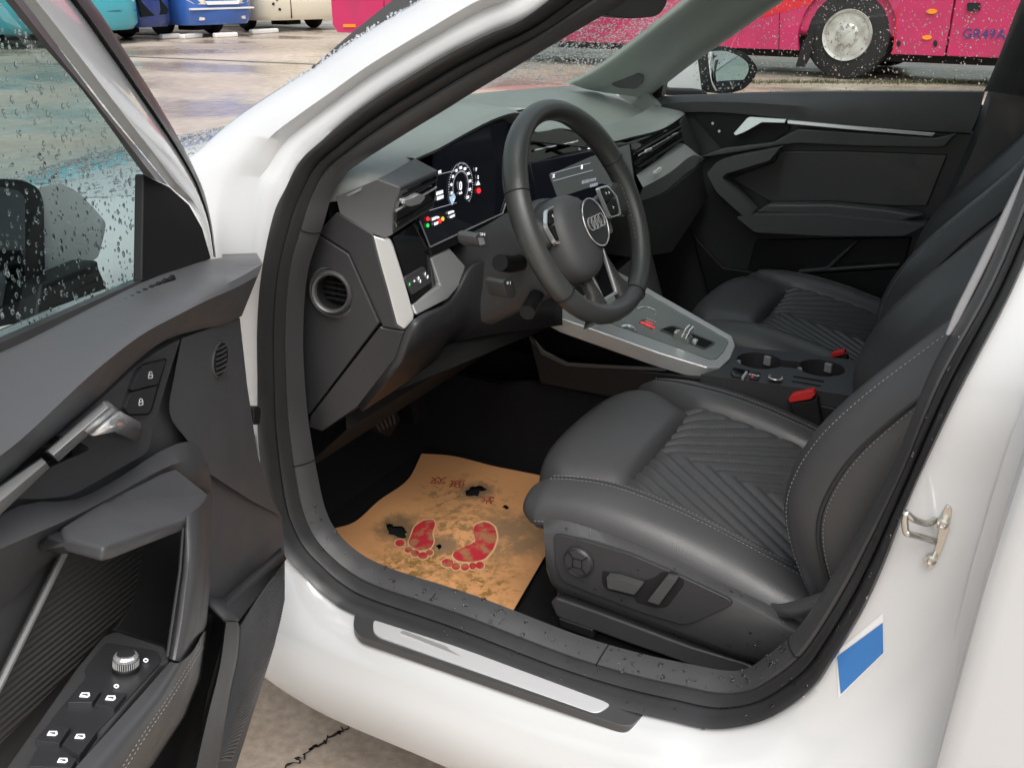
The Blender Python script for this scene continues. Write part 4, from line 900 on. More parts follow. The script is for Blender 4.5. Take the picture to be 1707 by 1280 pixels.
b2 = B(); b2.prism([V((-.40, .085, .565)), V((-.68, .085, .59)), V((-.68, -.085, .59)), V((-.40, -.085, .565))], (0, 0, .055)); b2.build('armrest', 'leather', car, bevel=.015)
# buckles
for nm, pts, yv, drop in (('buckle', [(1314,665),(1319,658),(1356,650),(1359,658),(1352,666),(1316,672)], .115, [(1314,672),(1352,667),(1362,662),(1374,735),(1340,745),(1325,700)]), ('buckle', [(1384,592),(1390,587),(1408,584),(1408,592),(1386,597)], -.115, [(1384,598),(1412,592),(1416,630),(1392,630)])):
    bb = pan(nm, drop, 'black_plastic', car, yv, (0, -.018, 0), .004); pan('release_button', pts, 'red_plastic', bb, yv + .003, (0, -.016, 0), .002)
# ================================================================ dashboard
fe = [(546,322,.668),(562,329,.664),(628,300,.645),(692,265,.52),(732,247,.45),(775,223,.36),(820,200,.28),(858,188,.215),(874,196,.18),(886,216,.145),(905,221,.10),(933,214,.03),(975,222,-.09),(1016,236,-.20),(1055,228,-.32),(1099,217,-.45),(1125,203,-.56),(1142,190,-.66)]
F0 = YL(fe)
def base_at(y): a = abs(y); return V((tab(a, (0, .3, .5, .62, .7), (.645, .615, .54, .455, .40)), y, tab(a, (0, .4, .62), (.962, .966, .966))))
rows = [[], [], [], [], [], [], []]
for p in F0:
    bs = base_at(p.y); hump = .012 if p.y > .16 else .016
    rows[0].append(p + V((.03, 0, -.012))); rows[1].append(p + V((.004, 0, -.006))); rows[2].append(p + V((0, 0, 0))); rows[3].append(p + V((.018, 0, .007)))
    rd = p + V((.085, 0, hump)); rows[4].append(rd); rows[5].append(rd + V((.02, 0, -.020 if p.y < .3 else -.008))); rows[6].append(bs)
rows = [cr(r, 3) for r in rows]; rows = [rows[0], rows[1], rows[2]] + [[rows[2][i].lerp(rows[3][i], .5) + V((0, 0, .0015)) for i in range(len(rows[2]))]] + rows[3:]
b = B(); b.grid(rows); dash = b.build('dashboard', 'dash_plastic', car, ang=50)
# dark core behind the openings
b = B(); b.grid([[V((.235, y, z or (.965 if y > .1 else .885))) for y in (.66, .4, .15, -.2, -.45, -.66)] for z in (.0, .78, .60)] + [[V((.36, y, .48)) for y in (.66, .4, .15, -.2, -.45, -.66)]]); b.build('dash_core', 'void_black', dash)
# instrument hood liner and cluster display
cl = [(699,367,.525),(716,411,.515),(780,381,.36),(838,353,.235),(849,318,.21),(862,250,.19),(868,200,.185),(820,208,.275),(776,230,.355),(733,255,.45),(731,286,.50)]
def CL(px, py, o=.002): # plane of the display
    return plane(px, py, Y(775, 330, .36) - V((o, 0, 0)), CLN)
pa, pb_, pc_ = Y(716, 411, .515), Y(838, 353, .235), Y(776, 230, .355); CLN = (pb_ - pa).cross(pc_ - pa).normalized(); CLN = CLN if CLN.x < 0 else -CLN
def CD(px, py, o=.0012): return plane(px, py, pa + CLN * o, CLN)
b = B(); b.prism([CD(p[0], p[1], 0) for p in cl], (.012, 0, 0)); b.build('instrument_display', 'screen', dash)
cr_ = CD(801, 330) - CD(735, 356); cu_ = V((0, 0, 1))
dcx, dcy = 768, 311
def dial(a, k): return CD(dcx + k * 20.5 * math.cos(a) , dcy - k * 40 * math.sin(a) - 8 * k * math.cos(a) * .5, .0016)
b = B()
for i in range(45):
    a = R(225 - 270 * i / 44); q = dial(a, 1.0); q2 = dial(a, .945 if i % 4 else .90); w_ = dial(a + .018, 1.0) - q; b.add([q - w_ * .5, q + w_ * .5, q2 + w_ * .5, q2 - w_ * .5], [(0, 1, 2, 3)])
b.build('dial_ticks', 'lit_white', dash, kind='stuff')
for i in range(11):
    text(str(i * 20), dial(R(222 - 264 * i / 10), .77), cr_, cu_, .0062, 'lit_white', dash)
b = B(); b.grid([[dial(R(225 - 270 * i / 60), .60), dial(R(225 - 270 * i / 60), .66)] for i in range(61)]); b.build('dial_band', 'lit_dim', dash)
b = B(); b.add([dial(R(226), .58), dial(R(226), 1.0), dial(R(203), 1.0), dial(R(203), .58)], [(0, 1, 2, 3)]); b.build('dial_needle', 'lit_blue', dash)
text('0', CD(768, 311, .002), cr_, cu_, .020, 'lit_white', dash); text('km/h', CD(768, 322, .002), cr_, cu_, .005, 'lit_white', dash)
for s_, p, z, m in (('15%', (733,287), .006, 'lit_white'), ('请驾驶员', (733,322), .0058, 'lit_white'), ('注意安全', (734,330), .0058, 'lit_white'), ('31097 km', (726,364), .0060, 'lit_white'), ('10:20', (727,373), .0060, 'lit_white'), ('610.5 km', (752,354), .0056, 'lit_white'), ('+16.0°C', (754,361), .0056, 'lit_white'), ('P', (794,283), .008, 'lit_white'), ('S', (797,296), .008, 'lit_white'), ('D', (732,373), .0, 'lit_green')):
    if z: text(s_, CD(*p, .002), cr_, cu_, z, m, dash)
for p, r_, m in (((713,365),3.2,'lit_red'),((713,376),3.0,'lit_green'),((733,369),3.4,'lit_red'),((738,365),3.2,'lit_yellow'),((798,318),4.2,'lit_red'),((797,306),3.4,'lit_white')):
    b = B(); b.prism([CD(x, y, .0018) for x, y in ([(p[0] - r_, p[1] + r_), (p[0] + r_, p[1] + r_ * .6), (p[0], p[1] - r_ * 1.4)] if m == 'lit_white' else el(p[0], p[1], r_ * .8, r_ * 1.15, 0, 14))], CLN * .0003); b.build('telltale', m, dash)
b = B(); b.tube([CD(716, 351), CD(761, 338)], .0005, 4); b.tube([CD(731, 291), CD(758, 285)], .0005, 4); b.build('display_line', 'lit_dim', dash)
b = B(); b.tube([CD(700, 369, .002), CD(717, 412, .002), CD(838, 356, .002), CD(848, 322, .002)], .0012, 6); b.build('display_edge', 'dash_trim', dash)
# left vent pod
pv = [(560,328,.667),(631,299,.656),(692,264,.535),(732,284,.50),(668,312,.640),(657,352,.648),(658,390,.645),(642,397,.657),(620,389,.665),(567,356,.669)]
q = YL(pv); bk_ = [p + V((.06, 0, 0)) for p in q]
b = B(); b.add([q[i] for i in (1, 2, 3, 4)], [(0, 1, 2, 3)]); b.add([q[i] for i in (0, 1, 4, 5)], [(0, 1, 2, 3)]); b.add([q[i] for i in (0, 5, 9)], [(0, 1, 2)]); b.add([q[i] for i in (9, 5, 6, 7, 8)], [(0, 1, 2, 3, 4)])
k_ = Y(724, 346, .505); b.add([q[4], q[3], k_, q[6], q[5]], [(0, 1, 2, 3, 4)]); b.add([q[2], q[2] + V((.06, 0, 0)), k_ + V((.06, 0, 0)), k_, q[3]], [(0, 1, 2, 3, 4)]); b.add([k_, k_ + V((.06, 0, 0)), q[6] + V((.06, 0, 0)), q[6]], [(0, 1, 2, 3)])
pod = b.build('vent_pod', 'soft_plastic', dash, bevel=.003, ang=25)
vf = [(672,318),(728,293),(723,343),(662,380),(661,355)]
va_, vb_, vc_ = Y(672,318,.632), Y(728,293,.508), Y(662,380,.636); VN_ = (vb_ - va_).cross(vc_ - va_).normalized(); VN_ = VN_ if VN_.x < 0 else -VN_
def VPt(px, py, o): return plane(px, py, va_ + VN_ * o, VN_)
b = B(); b.prism([VPt(*p_, .003) for p_ in vf], -VN_ * .004); b.build('vent_recess', 'piano_black', dash)
for a_, c_ in (((662,372),(723,336)), ((668,330),(728,301))):
    b = B(); b.tube([VPt(*a_, .004), VPt(*c_, .004)], .0028, 6, flat=.5); b.build('vent_slat', 'black_plastic', dash)
b = B(); b.tube([VPt(661, 351, .007), VPt(727, 313, .007)], .0017, 8); b.build('vent_blade', 'chrome', dash)
b = B(); b.prism([VPt(px, py, .014) for px, py in rp([(674,334),(686,331),(701,323),(710,329),(701,340),(684,345),(676,342)], 3)], -VN_ * .008); b.build('vent_tab', 'chrome', dash, bevel=.002)
# silver strip, light-switch panel, lower bezel
pan('silver_strip', [(621,390,.666),(642,398,.658),(652,396,.650),(658,408,.648),(674,459,.646),(691,527,.643),(693,532,.644),(675,551,.660),(661,541,.666),(646,486,.668),(631,433,.668)], 'satin_silver', dash, None, (.02, 0, 0), .004, seg=3)
def SWp(px, py, o=0): 
    a_, b2_, c_ = Y(655,396,.646), Y(699,367,.527), Y(688,507,.636); n_ = (b2_ - a_).cross(c_ - a_).normalized(); n_ = n_ if n_.x < 0 else -n_
    return plane(px, py, a_ + n_ * o, n_)
b = B(); b.prism([SWp(*p, 0) for p in [(655,396),(699,367),(717,411),(735,476),(688,507)]], (.012, 0, 0)); b.build('switch_panel', 'piano_black', dash)
b = B(); b.prism([SWp(*p, .003) for p in rp([(675,463),(707,444),(720,470),(687,492)], 3)], (.004, 0, 0)); b.build('light_switch', 'trim_plastic', dash, bevel=.0008)
rr_ = SWp(707, 444) - SWp(675, 463)
for s_, p, m in (('A', (683,474), 'lit_green'), ('o', (691,468), 'lit_white'), ('D', (698,464), 'lit_white'), ('E', (701,469), 'lit_white'), ('F', (709,457), 'lit_white'), ('H', (713,462), 'lit_white')):
    text(s_, SWp(*p, .0038), rr_, cu_, .0062, m, dash)
pan('grey_insert', [(686,435,.60),(700,392,.53),(714,430,.525),(703,440,.56)], 'screen_grey', dash, None, (-.001, 0, 0), 0) if False else None
pan('lower_bezel', [(688,507,.636),(735,476,.522),(719,430,.521),(750,414,.47),(777,444,.45),(768,475,.47),(746,499,.51),(696,526,.640)], 'dash_trim', dash, None, (.02, 0, 0), .003)
pan('display_shelf', [(716,413,.515),(838,356,.235),(836,366,.235),(780,398,.36),(752,412,.47),(720,426,.52)], 'black_plastic', dash, None, (.03, 0, 0), .001)
# dash end: side panel with round outlet
pan('end_strip', [(560,354,.669),(567,357,.669),(621,390,.667),(631,433,.669),(646,486,.669),(661,541,.667),(674,552,.662),(637,546,.668),(581,422,.672),(528,388,.674)], 'hard_plastic', dash, None, (0, -.03, 0), .003)
endp = pan('end_panel', [(528,391,.674),(580,424,.674),(631,539,.672),(517,690,.674),(499,694,.676),(494,600,.678),(494,510,.678),(505,450,.677)], 'hard_plastic', dash, None, (0, -.03, 0), .002)
pan('end_lower', [(633,544,.670),(637,547,.669),(673,553,.662),(659,597,.660),(596,678,.666),(537,719,.672),(514,712,.676),(517,693,.676)], 'hard_plastic', dash, None, (0, -.03, 0), .004)
oc = Y(557, 486, .672); ax = V((-.25, 1, .12)).normalized(); cb = B(); cb.lathe([(.030, -.05), (.030, .03)], oc, ax, 40); cut(endp, cb); b = B(); b.lathe([(.038, -.004), (.0375, .003), (.034, .006), (.031, .004), (.0305, .009), (.0275, .013), (.0245, .011), (.0235, .006)], oc, ax, 44); b.f = b.f[:-2]; b.build('air_outlet', 'trim_plastic', dash, ang=40); b = B(); b.lathe([(.0236, .006), (.022, -.02), (0, -.021)], oc, ax, 44); b.f = [f for f in b.f if len(f) == 4]; b.build('outlet_barrel', 'black_plastic', dash, ang=40)
b = B()
for dz_ in (-.012, -.004, .004, .012):
    b.box(oc + ax * -.006 + V((0, 0, dz_)), math.sqrt(max(.0001, .022 ** 2 - dz_ ** 2)) * 2, .004, .0016)
b.build('outlet_grille', 'black_plastic', dash, kind='stuff')
b = B(); b.lathe([(.0215, -.0195), (0, -.0192)], oc, ax, 30); b.build('outlet_throat', 'void_black', dash)
# knee panel
b = B(); rows = [YL([(674,553,.662),(697,527,.640),(746,500,.51),(777,446,.45),(806,432,.40),(850,430,.34),(905,440,.22)]), YL([(659,597,.660),(690,570,.60),(742,540,.49),(775,528,.43),(820,518,.37),(880,508,.29),(930,500,.2)]), YL([(596,678,.666),(652,642,.60),(712,603,.50),(731,572,.455),(780,560,.41),(850,550,.33),(930,540,.2)])]
rows = [cr(r, 4) for r in rows]; rows = [[rows[j][i] for j in range(3)] for i in range(len(rows[0]))]; b.grid(rows); b.build('knee_panel', 'hard_plastic', dash, solid=.01)
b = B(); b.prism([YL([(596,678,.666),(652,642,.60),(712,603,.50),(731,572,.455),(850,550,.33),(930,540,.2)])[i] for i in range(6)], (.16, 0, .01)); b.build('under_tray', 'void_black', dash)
# centre vents and touch screen
b = B(); b.prism(YL([(874,205,.18),(888,222,.145),(933,215,.03),(1016,238,-.20),(1030,258,-.21),(985,262,-.08),(900,282,.145),(880,300,.175)]), (.03, 0, 0)); b.build('centre_vent', 'piano_black', dash)
for a_, c_ in (((884,236),(1020,250)), ((884,262),(985,248))):
    b = B(); b.tube([Y(*a_, .15) + V((-.006, 0, 0)), Y(*c_, -.1) + V((-.006, 0, 0))], .004, 6, flat=.4); b.build('vent_slat', 'black_plastic', dash)
b = B(); b.tube([Y(884, 250, .15) + V((-.010, 0, 0)), Y(955, 235, -.04) + V((-.010, 0, 0))], .0018, 8); b.build('vent_blade', 'chrome', dash)
b = B(); b.prism([Y(px, py, .06) + V((-.016, 0, 0)) for px, py in rp([(908,247),(914,242),(935,240),(938,244),(916,250)], 2)], (.01, 0, 0)); b.build('vent_tab', 'chrome', dash, bevel=.001)
b = B(); b.prism([Y(px, py, -.06) + V((-.022, 0, 0)) for px, py in [(962,254),(966,241),(971,251)]], (.002, 0, 0)); b.build('hazard_triangle', 'lit_white', dash)
scr = YL([(886,270,.165),(1051,238,-.155),(1063,326,-.155),(905,374,.165)]); sn = (scr[1] - scr[0]).cross(scr[3] - scr[0]).normalized(); sn = sn if sn.x < 0 else -sn
def TS(px, py, o=.001): return plane(px, py, scr[0] + sn * o, sn)
b = B(); b.prism([TS(*p, 0) for p in rp([(884,272),(1051,238),(1063,326),(905,374)], 4)], (.018, 0, 0)); b.build('touch_screen', 'screen', dash, bevel=.002)
b = B(); b.prism([TS(*p, .001) for p in [(916,292),(985,262),(1022,249),(1049,241),(1060,322),(1003,306),(930,330)]], (.001, 0, 0)); b.build('page_and_reflection', 'screen_grey', dash)  # lit page; its right-hand part paints the grey light reflected on the display
sr_ = TS(985, 262) - TS(916, 276)
for a_, c_ in (((918,290),(984,272)), ((922,302),(988,284))):
    b = B(); b.tube([TS(*a_, .002), TS(*c_, .002)], .0006, 4); b.build('page_line', 'lit_dim', dash)
for s_, p, z, m in (('X', (923,294), .010, 'lit_white'), ('8', (970,279), .012, 'lit_white'), ('请注意行车安全', (982,302), .0070, 'lit_dim'), ('请勿操作', (990,309), .0070, 'lit_dim')):
    text(s_, TS(*p, .0022), sr_, cu_, z, m, dash)
pan('dash_filler', [(1030,152),(1075,152),(1100,178),(1075,190),(1035,175)], 'dash_plastic', dash, -.66, (0, -.02, 0), 0)
# right-hand vent, trim band, badge
pan('right_vent', [(1052,242,-.24),(1099,220,-.45),(1132,204,-.60),(1138,224,-.625),(1136,238,-.61),(1100,262,-.42),(1061,291,-.25)], 'piano_black', dash, None, (.02, 0, 0), 0)
for a_, c_ in (((1058,268),(1134,216)), ((1060,279),(1136,230)), ((1056,254),(1132,210))):
    b = B(); b.tube([Y(*a_, -.25) + V((-.006, 0, 0)), Y(*c_, -.60) + V((-.006, 0, 0))], .0045, 6, flat=.4); b.build('vent_slat', 'black_plastic', dash)
b = B(); b.tube([Y(1057, 259, -.25) + V((-.010, 0, 0)), Y(1129, 217, -.60) + V((-.010, 0, 0))], .0018, 8); b.build('vent_blade', 'chrome', dash)
for px, py, yv in ((1072, 250, -.31), (1117, 224, -.54)):
    b = B(); b.box(Y(px, py, yv) + V((-.012, 0, 0)), .006, .035, .007); b.build('vent_tab', 'satin_silver', dash, bevel=.002)
rows = [cr(YL([(1061,292,-.25),(1100,264,-.42),(1135,239,-.60),(1164,261,-.665)]), 5), cr(YL([(1063,315,-.255),(1108,290,-.44),(1145,262,-.61),(1167,267,-.67)]), 5), cr(YL([(1065,339,-.255),(1110,320,-.44),(1146,291,-.60),(1168,274,-.67)]), 5)]
rows = [rows[0], [p + V((-.012, 0, .004)) for p in rows[1]], [p + V((.004, 0, 0)) for p in rows[2]], [p + V((.06, 0, .0)) for p in rows[2]]]
b = B(); b.grid(rows); b.build('dash_band', 'dash_trim', dash, ang=30)
pan('dash_corner', [(1133,205,-.605),(1142,190,-.66),(1165,245,-.675),(1165,263,-.668),(1140,238,-.62)], 'hard_plastic', dash, None, (.02, 0, 0), .002)
q_ = Y(1086, 286, -.345) + V((-.014, 0, .004)); text('quattro', q_, Y(1106, 274, -.43) - Y(1066, 298, -.27), (0, 0, 1), .018, 'print_white', dash, depth=.0008)
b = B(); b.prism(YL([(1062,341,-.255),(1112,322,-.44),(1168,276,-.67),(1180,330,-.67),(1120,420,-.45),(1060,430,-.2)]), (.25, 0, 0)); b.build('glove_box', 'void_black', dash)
b = B(); b.prism([V((.20, .10, .80)), V((.20, -.10, .80)), V((.16, -.10, .62)), V((.16, .10, .62))], (.1, 0, 0)); b.build('centre_stack', 'black_plastic', dash, bevel=.01)
# pedals
def pedal(pts, x): b = B(); b.prism([X(*p, x) for p in rp(pts, 3)], (.012, 0, -.004)); return b
pd = pedal([(612,690),(655,672),(668,700),(650,728),(628,716)], .40).build('brake_pedal', 'black_plastic', car, bevel=.002)
for k in range(5):
    a_, c_ = (620 + k * 8, 694 - k * 4), (634 + k * 6, 718 + k * 1 - k * 4); b = B(); b.tube([X(*a_, .398), X(*c_, .398)], .0022, 6); b.build('pedal_rib', 'trim_plastic', pd)
b = B(); b.tube([X(645, 680, .41), X(660, 640, .44), X(680, 600, .50)], .010, 8); b.build('pedal_arm', 'black_plastic', pd)
pd2 = pedal([(690,655),(705,645),(712,690),(698,705)], .42).build('accelerator_pedal', 'black_plastic', car, bevel=.002)

# ================================================================ passenger door (closed, far side)
pdo = B(); rows = []
cols = [(1075,1640)]
top = [(1068,166),(1110,160),(1180,157),(1255,154),(1350,152),(1450,151),(1550,151),(1642,151)]
t2 = [(1072,176),(1112,172),(1180,170),(1255,172),(1350,178),(1450,183),(1550,187),(1632,190)]
t3 = [(1090,190),(1125,188),(1185,187),(1255,192),(1350,204),(1450,212),(1540,218),(1618,222)]
pdo.grid([cr(YL(top, -.712), 3), cr(YL([(x, y + 2) for x, y in top], -.700), 3), cr(YL(t2, -.680), 3), cr(YL(t3, -.684), 3), cr(YL([(x, y + 3) for x, y in t3], -.70), 3)])
pdoor = pdo.build('passenger_door', 'soft_plastic', car, ang=40)
pan('door_panel', [(1085,188),(1255,190),(1450,210),(1625,222),(1600,290),(1560,370),(1530,470),(1500,560),(1120,560),(1080,400)], 'hard_plastic', pdoor, -.700, (0, -.03, 0), .004)
pan('switch_bezel', [(1152,188),(1185,186),(1250,190),(1312,200),(1318,215),(1290,235),(1204,247)], 'black_plastic', pdoor, -.693, (0, -.01, 0), .003, r=4)
pan('waist_trim', [(1166,262),(1205,248),(1290,237),(1330,215),(1560,230),(1596,222),(1575,245),(1562,247),(1440,245),(1330,240),(1300,243),(1182,262)], 'soft_plastic', pdoor, -.676, (0, -.03, 0), .006, seg=3)
b = B(); b.prism(YL([(1222,223,-.672),(1245,197,-.668),(1250,195,-.668),(1311,199,-.672),(1308,206,-.668),(1270,205,-.665),(1240,222,-.668),(1226,227,-.670)]), (0, -.008, 0)); b.build('door_handle', 'chrome', pdoor, bevel=.002)
b = B(); b.prism(YL([(1312,200,-.676),(1430,211,-.674),(1560,222,-.678),(1554,228,-.676),(1430,218,-.670),(1312,207,-.672)]), (0, -.008, 0)); b.build('door_strip', 'satin_silver', pdoor, bevel=.002)
for p in ((1188,206),(1199,219)):
    b = B(); b.prism([Y(x, y, -.6925) for x, y in el(*p, 2.2, 2.4, 0, 12)], (0, .001, 0)); b.build('lock_print', 'print_white', pdoor)
gh = [(1178,290),(1195,270),(1215,264),(1300,247),(1282,269),(1270,272),(1210,290),(1203,297),(1256,354),(1252,362),(1238,360),(1195,322)]
pan('grab_handle', gh, 'soft_plastic', pdoor, -.628, (0, -.05, 0), .008, r=4, seg=3)
pan('armrest', [(1226,362),(1260,358),(1375,358),(1500,370),(1545,375),(1520,388),(1505,394),(1380,394),(1258,388)], 'soft_plastic', pdoor, -.628, (0, -.07, 0), .010, r=6, seg=3)
pan('armrest_pad', [(1258,355),(1280,341),(1385,341),(1470,349),(1540,360),(1500,370),(1375,359)], 'soft_plastic', pdoor, -.650, (0, -.04, 0), .006, seg=3)
pan('door_insert', [(1300,252),(1420,252),(1580,258),(1545,345),(1470,344),(1385,337),(1285,338),(1215,298),(1290,270)], 'trim_plastic', pdoor, -.694, (0, -.01, 0), .004)
pan('door_pocket', [(1260,400),(1520,396),(1500,470),(1440,440),(1380,450),(1240,470)], 'black_plastic', pdoor, -.690, (0, -.012, 0), .004)
pan('pocket_edge', [(1330,451),(1375,446),(1427,400),(1432,401),(1384,447),(1500,439),(1500,444),(1380,453),(1330,456)], 'trim_plastic', pdoor, -.665, (0, -.02, 0), .003)
pan('pocket_lower', [(1150,380),(1165,402),(1205,446),(1300,460),(1500,448),(1500,560),(1200,560)], 'black_plastic', pdoor, -.68, (0, -.012, 0), .004)
# ================================================================ driver's door, swung open
def ribmat(name, col, scale, rot):
    m = mat(name, col, .6); t = m.node_tree; b_ = t.nodes['Principled BSDF']; tc = t.nodes.new('ShaderNodeTexCoord'); mp = t.nodes.new('ShaderNodeMapping'); mp.inputs['Rotation'].default_value = rot
    wv = t.nodes.new('ShaderNodeTexWave'); wv.wave_type = 'BANDS'; wv.bands_direction = 'Z'; wv.inputs['Scale'].default_value = scale; wv.inputs['Distortion'].default_value = .4; wv.inputs['Detail Scale'].default_value = .5
    bp = t.nodes.new('ShaderNodeBump'); bp.inputs['Strength'].default_value = .6; bp.inputs['Distance'].default_value = .0025
    t.links.new(tc.outputs['Object'], mp.inputs[0]); t.links.new(mp.outputs[0], wv.inputs['Vector']); t.links.new(wv.outputs['Fac'], bp.inputs['Height']); t.links.new(bp.outputs[0], b_.inputs['Normal'])
ribmat('ribbed_cloth', (.075, .072, .070), 62, (R(-13), 0, 0))
card = [(-260,960),(-150,915),(0,796),(60,742),(150,665),(225,595),(275,557),(325,541),(372,532),(400,530),(412,640),(430,760),(452,828),(470,862),(475,930),(475,1000),(458,1075),(390,1290),(350,1420),(-260,1420)]
b = B(); b.prism(DL(card, 0), -DN * .045); door = b.build('driver_door', 'soft_plastic', car, bevel=.004)
rec = rp([(120,750),(150,722),(225,738),(245,752),(240,758),(127,814),(118,790)], 6)
cb = B(); cb.prism(DL(rec, .06), -DN * .10); cut(door, cb)
R0 = [(-150,655),(0,588),(60,560),(164,507),(249,466),(300,448),(345,434),(395,426),(428,422)]
R1 = [(-150,850),(0,747),(60,698),(150,612),(235,548),(300,515),(350,487),(400,462),(438,440)]
R2 = [(-150,925),(0,806),(60,752),(150,675),(225,605),(275,567),(325,551),(372,541),(403,527)]
mid = [(lerp(a[0], c[0], .55), lerp(a[1], c[1], .55)) for a, c in zip(R0, R1)]; m2_ = [(lerp(a[0], c[0], .22), lerp(a[1], c[1], .22)) for a, c in zip(R1, R2)]; m3_ = [(lerp(a[0], c[0], .85), lerp(a[1], c[1], .85)) for a, c in zip(R1, R2)]
rows = [DL(R0, -.05), DL(R0, -.034), DL([(lerp(a[0], c[0], .06), lerp(a[1], c[1], .06)) for a, c in zip(R0, R1)], -.029), DL(mid, .006), DL(R1, .030), DL(m2_, .034), DL(m3_, .018), DL(R2, .012), DL(R2, -.02)]
rows = [cr(r, 4) for r in rows]
for r in rows: r.append(r[-1] - DN * .05 + V((.0, -.004, -.004)))
b = B(); b.grid(rows); shl = b.build('door_shoulder', 'soft_plastic', door, ang=48)
# demister slots
b = B()
for k in range(9):
    px, py = 197 + k * 11.2, 510 - k * 5.6; tt = -.0205 + .0006 * k
    b.prism(DL([(px - 4, py + 2), (px + 4, py - 7), (px + 7.5, py + .5)], tt), -DN * .004)
b.build('demister_slot', 'void_black', door, kind='stuff')
b = B(); b.tube(DL([(172,522),(200,503),(250,477),(292,459),(300,462)], -.025), .0012, 5); b.build('demister_rim', 'trim_plastic', door)
# handle bezel
bz = rp([(-100,897),(0,814),(60,760),(150,683),(225,613),(262,586),(301,565),(288,605),(262,690),(250,742),(244,756),(127,822),(110,828),(60,832),(34,831),(0,840),(-100,905)], 5)
b = B(); b.prism(DL(bz, .011), -DN * .010); bez = b.build('handle_bezel', 'trim_plastic', door, bevel=.0015)
cb = B(); cb.prism(DL(rec, .06), -DN * .10); cut(bez, cb)
rows = [DL(rec, .010)]; cx, cy = 178, 765
for k_, t_ in ((.97, .0), (.90, -.02), (.72, -.032), (.4, -.036), (.05, -.036)): rows.append(DL([(lerp(cx, x, k_), lerp(cy, y, k_)) for x, y in rec], t_))
b = B(); b.grid(rows, True); b.build('handle_bowl', 'hard_plastic', door, ang=60)
b = B(); b.grid([DL([(73,753,.013),(120,711,.013),(172,667,.013),(181,668,.011)]), DL([(80,752,.034),(126,712,.034),(173,671,.034),(184,671,.030)]), DL([(88,759,.045),(134,719,.045),(180,679,.045),(190,677,.038)]), DL([(97,769,.034),(146,725,.034),(172,702,.036),(197,682,.030)]), DL([(97,770,.012),(146,726,.012),(172,703,.012),(197,683,.012)])])
b.poly(DL([(73,753,.013),(80,752,.034),(88,759,.045),(97,769,.034),(97,770,.012)])); b.build('door_handle', 'chrome', door, ang=20, bevel=.0012)
b = B(); vv = DL([(148,724,.034),(194,684,.032),(226,702,.018),(229,714,.016),(224,735,.013),(183,717,.028)]); b.add(vv, [(0, 1, 5), (1, 2, 3, 4, 5)]); b.build('handle_scoop', 'chrome', door, ang=20, solid=.004, bevel=.001)
b = B(); b.grid([DL([(-140,922,.010),(0,808,.010),(69,762,.010)]), DL([(-140,925,.022),(0,812,.024),(70,764,.024)]), DL([(-140,950,.032),(0,836,.034),(77,771,.032)]), DL([(-140,972,.018),(0,858,.020),(83,779,.018)]), DL([(-140,972,.008),(0,858,.008),(83,779,.008)])]); b.build('door_strip', 'satin_silver', door, ang=20)
# lock buttons
b = B(); b.prism(DL(rp([(279,597),(238,607),(228,619),(206,676),(210,691),(215,693),(248,692),(254,684)], 4), .0125), -DN * .004); b.build('lock_surround', 'void_black', door)
for pts in ([(277,600),(240,609),(231,620),(219,651),(263,640)], [(218,655),(262,643.5),(251,684),(246,689),(214,690),(209,679)]):
    b = B(); b.prism(DL(rp(pts, 4), .0155), -DN * .008); b.build('lock_button', 'hard_plastic', door, bevel=.0008)
for (px, py), op in (((251,627), 1), ((235,672), 0)):
    b = B(); b.frame(DL([(px - 4, py - 2), (px + 3.5, py - 3.5), (px + 3.5, py + 3), (px - 4, py + 4.5)], .0158), DL([(px - 2.6, py - .7), (px + 2.1, py - 1.6), (px + 2.1, py + 1.8), (px - 2.6, py + 2.9)], .0158), DN * .0002)
    b.tube(DL([(px - 2.5, py - 2), (px - 2.3, py - 6), (px, py - 7.5), (px + 2, py - 6.5), (px + 2.2, py - 3 - op * 2)], .0159), .0005, 4); b.build('lock_icon', 'print_white', door)
# forward-facing front facet of the door card
b = B(); b.grid([cr(DL([(303,564,.0112),(291,625,.0112),(283,690,.0112),(314,736,.013),(350,790,.009)]), 4), cr(DL([(350,547,.0085),(345,640,.0095),(352,720,.010),(385,790,.008),(420,835,.005)]), 4), cr(DL([(399,531,.002),(411,640,.002),(428,758,.002),(450,826,.002),(468,860,.002)]), 4)]); b.build('front_facet', 'soft_plastic', door, ang=70)
# tweeter
b = B(); b.prism(DL(el(369, 599, 13, 31, R(8)), .0105), -DN * .006); b.build('tweeter_rim', 'soft_plastic', door, bevel=.001)
b = B(); b.prism(DL(el(369, 599, 10.5, 28, R(8)), .0112), -DN * .004); b.build('tweeter_grille', 'void_black', door)
for k in range(6):
    yy_ = 580 + k * 8; b = B(); b.tube(DL([(361, yy_ + 3), (369, yy_), (377, yy_ - 5)], .0122), .0011, 5); b.build('tweeter_rib', 'trim_plastic', door)
# ledge below the bezel running into the front wall
b = B(); b.grid([cr(DL([(-100,915,.006),(34,842,.008),(127,832,.010),(200,795,.012),(262,755,.014),(312,736,.014),(345,752,.008)]), 3), cr(DL([(-100,960,.030),(34,900,.032),(120,862,.034),(200,820,.036),(270,782,.036),(318,768,.030),(350,790,.012)]), 3), cr(DL([(-100,1050,.004),(20,1000,.004),(90,930,.004),(200,880,.004),(280,850,.004),(330,830,.004),(356,830,.004)]), 3)]); b.build('door_ledge', 'soft_plastic', door, ang=70)
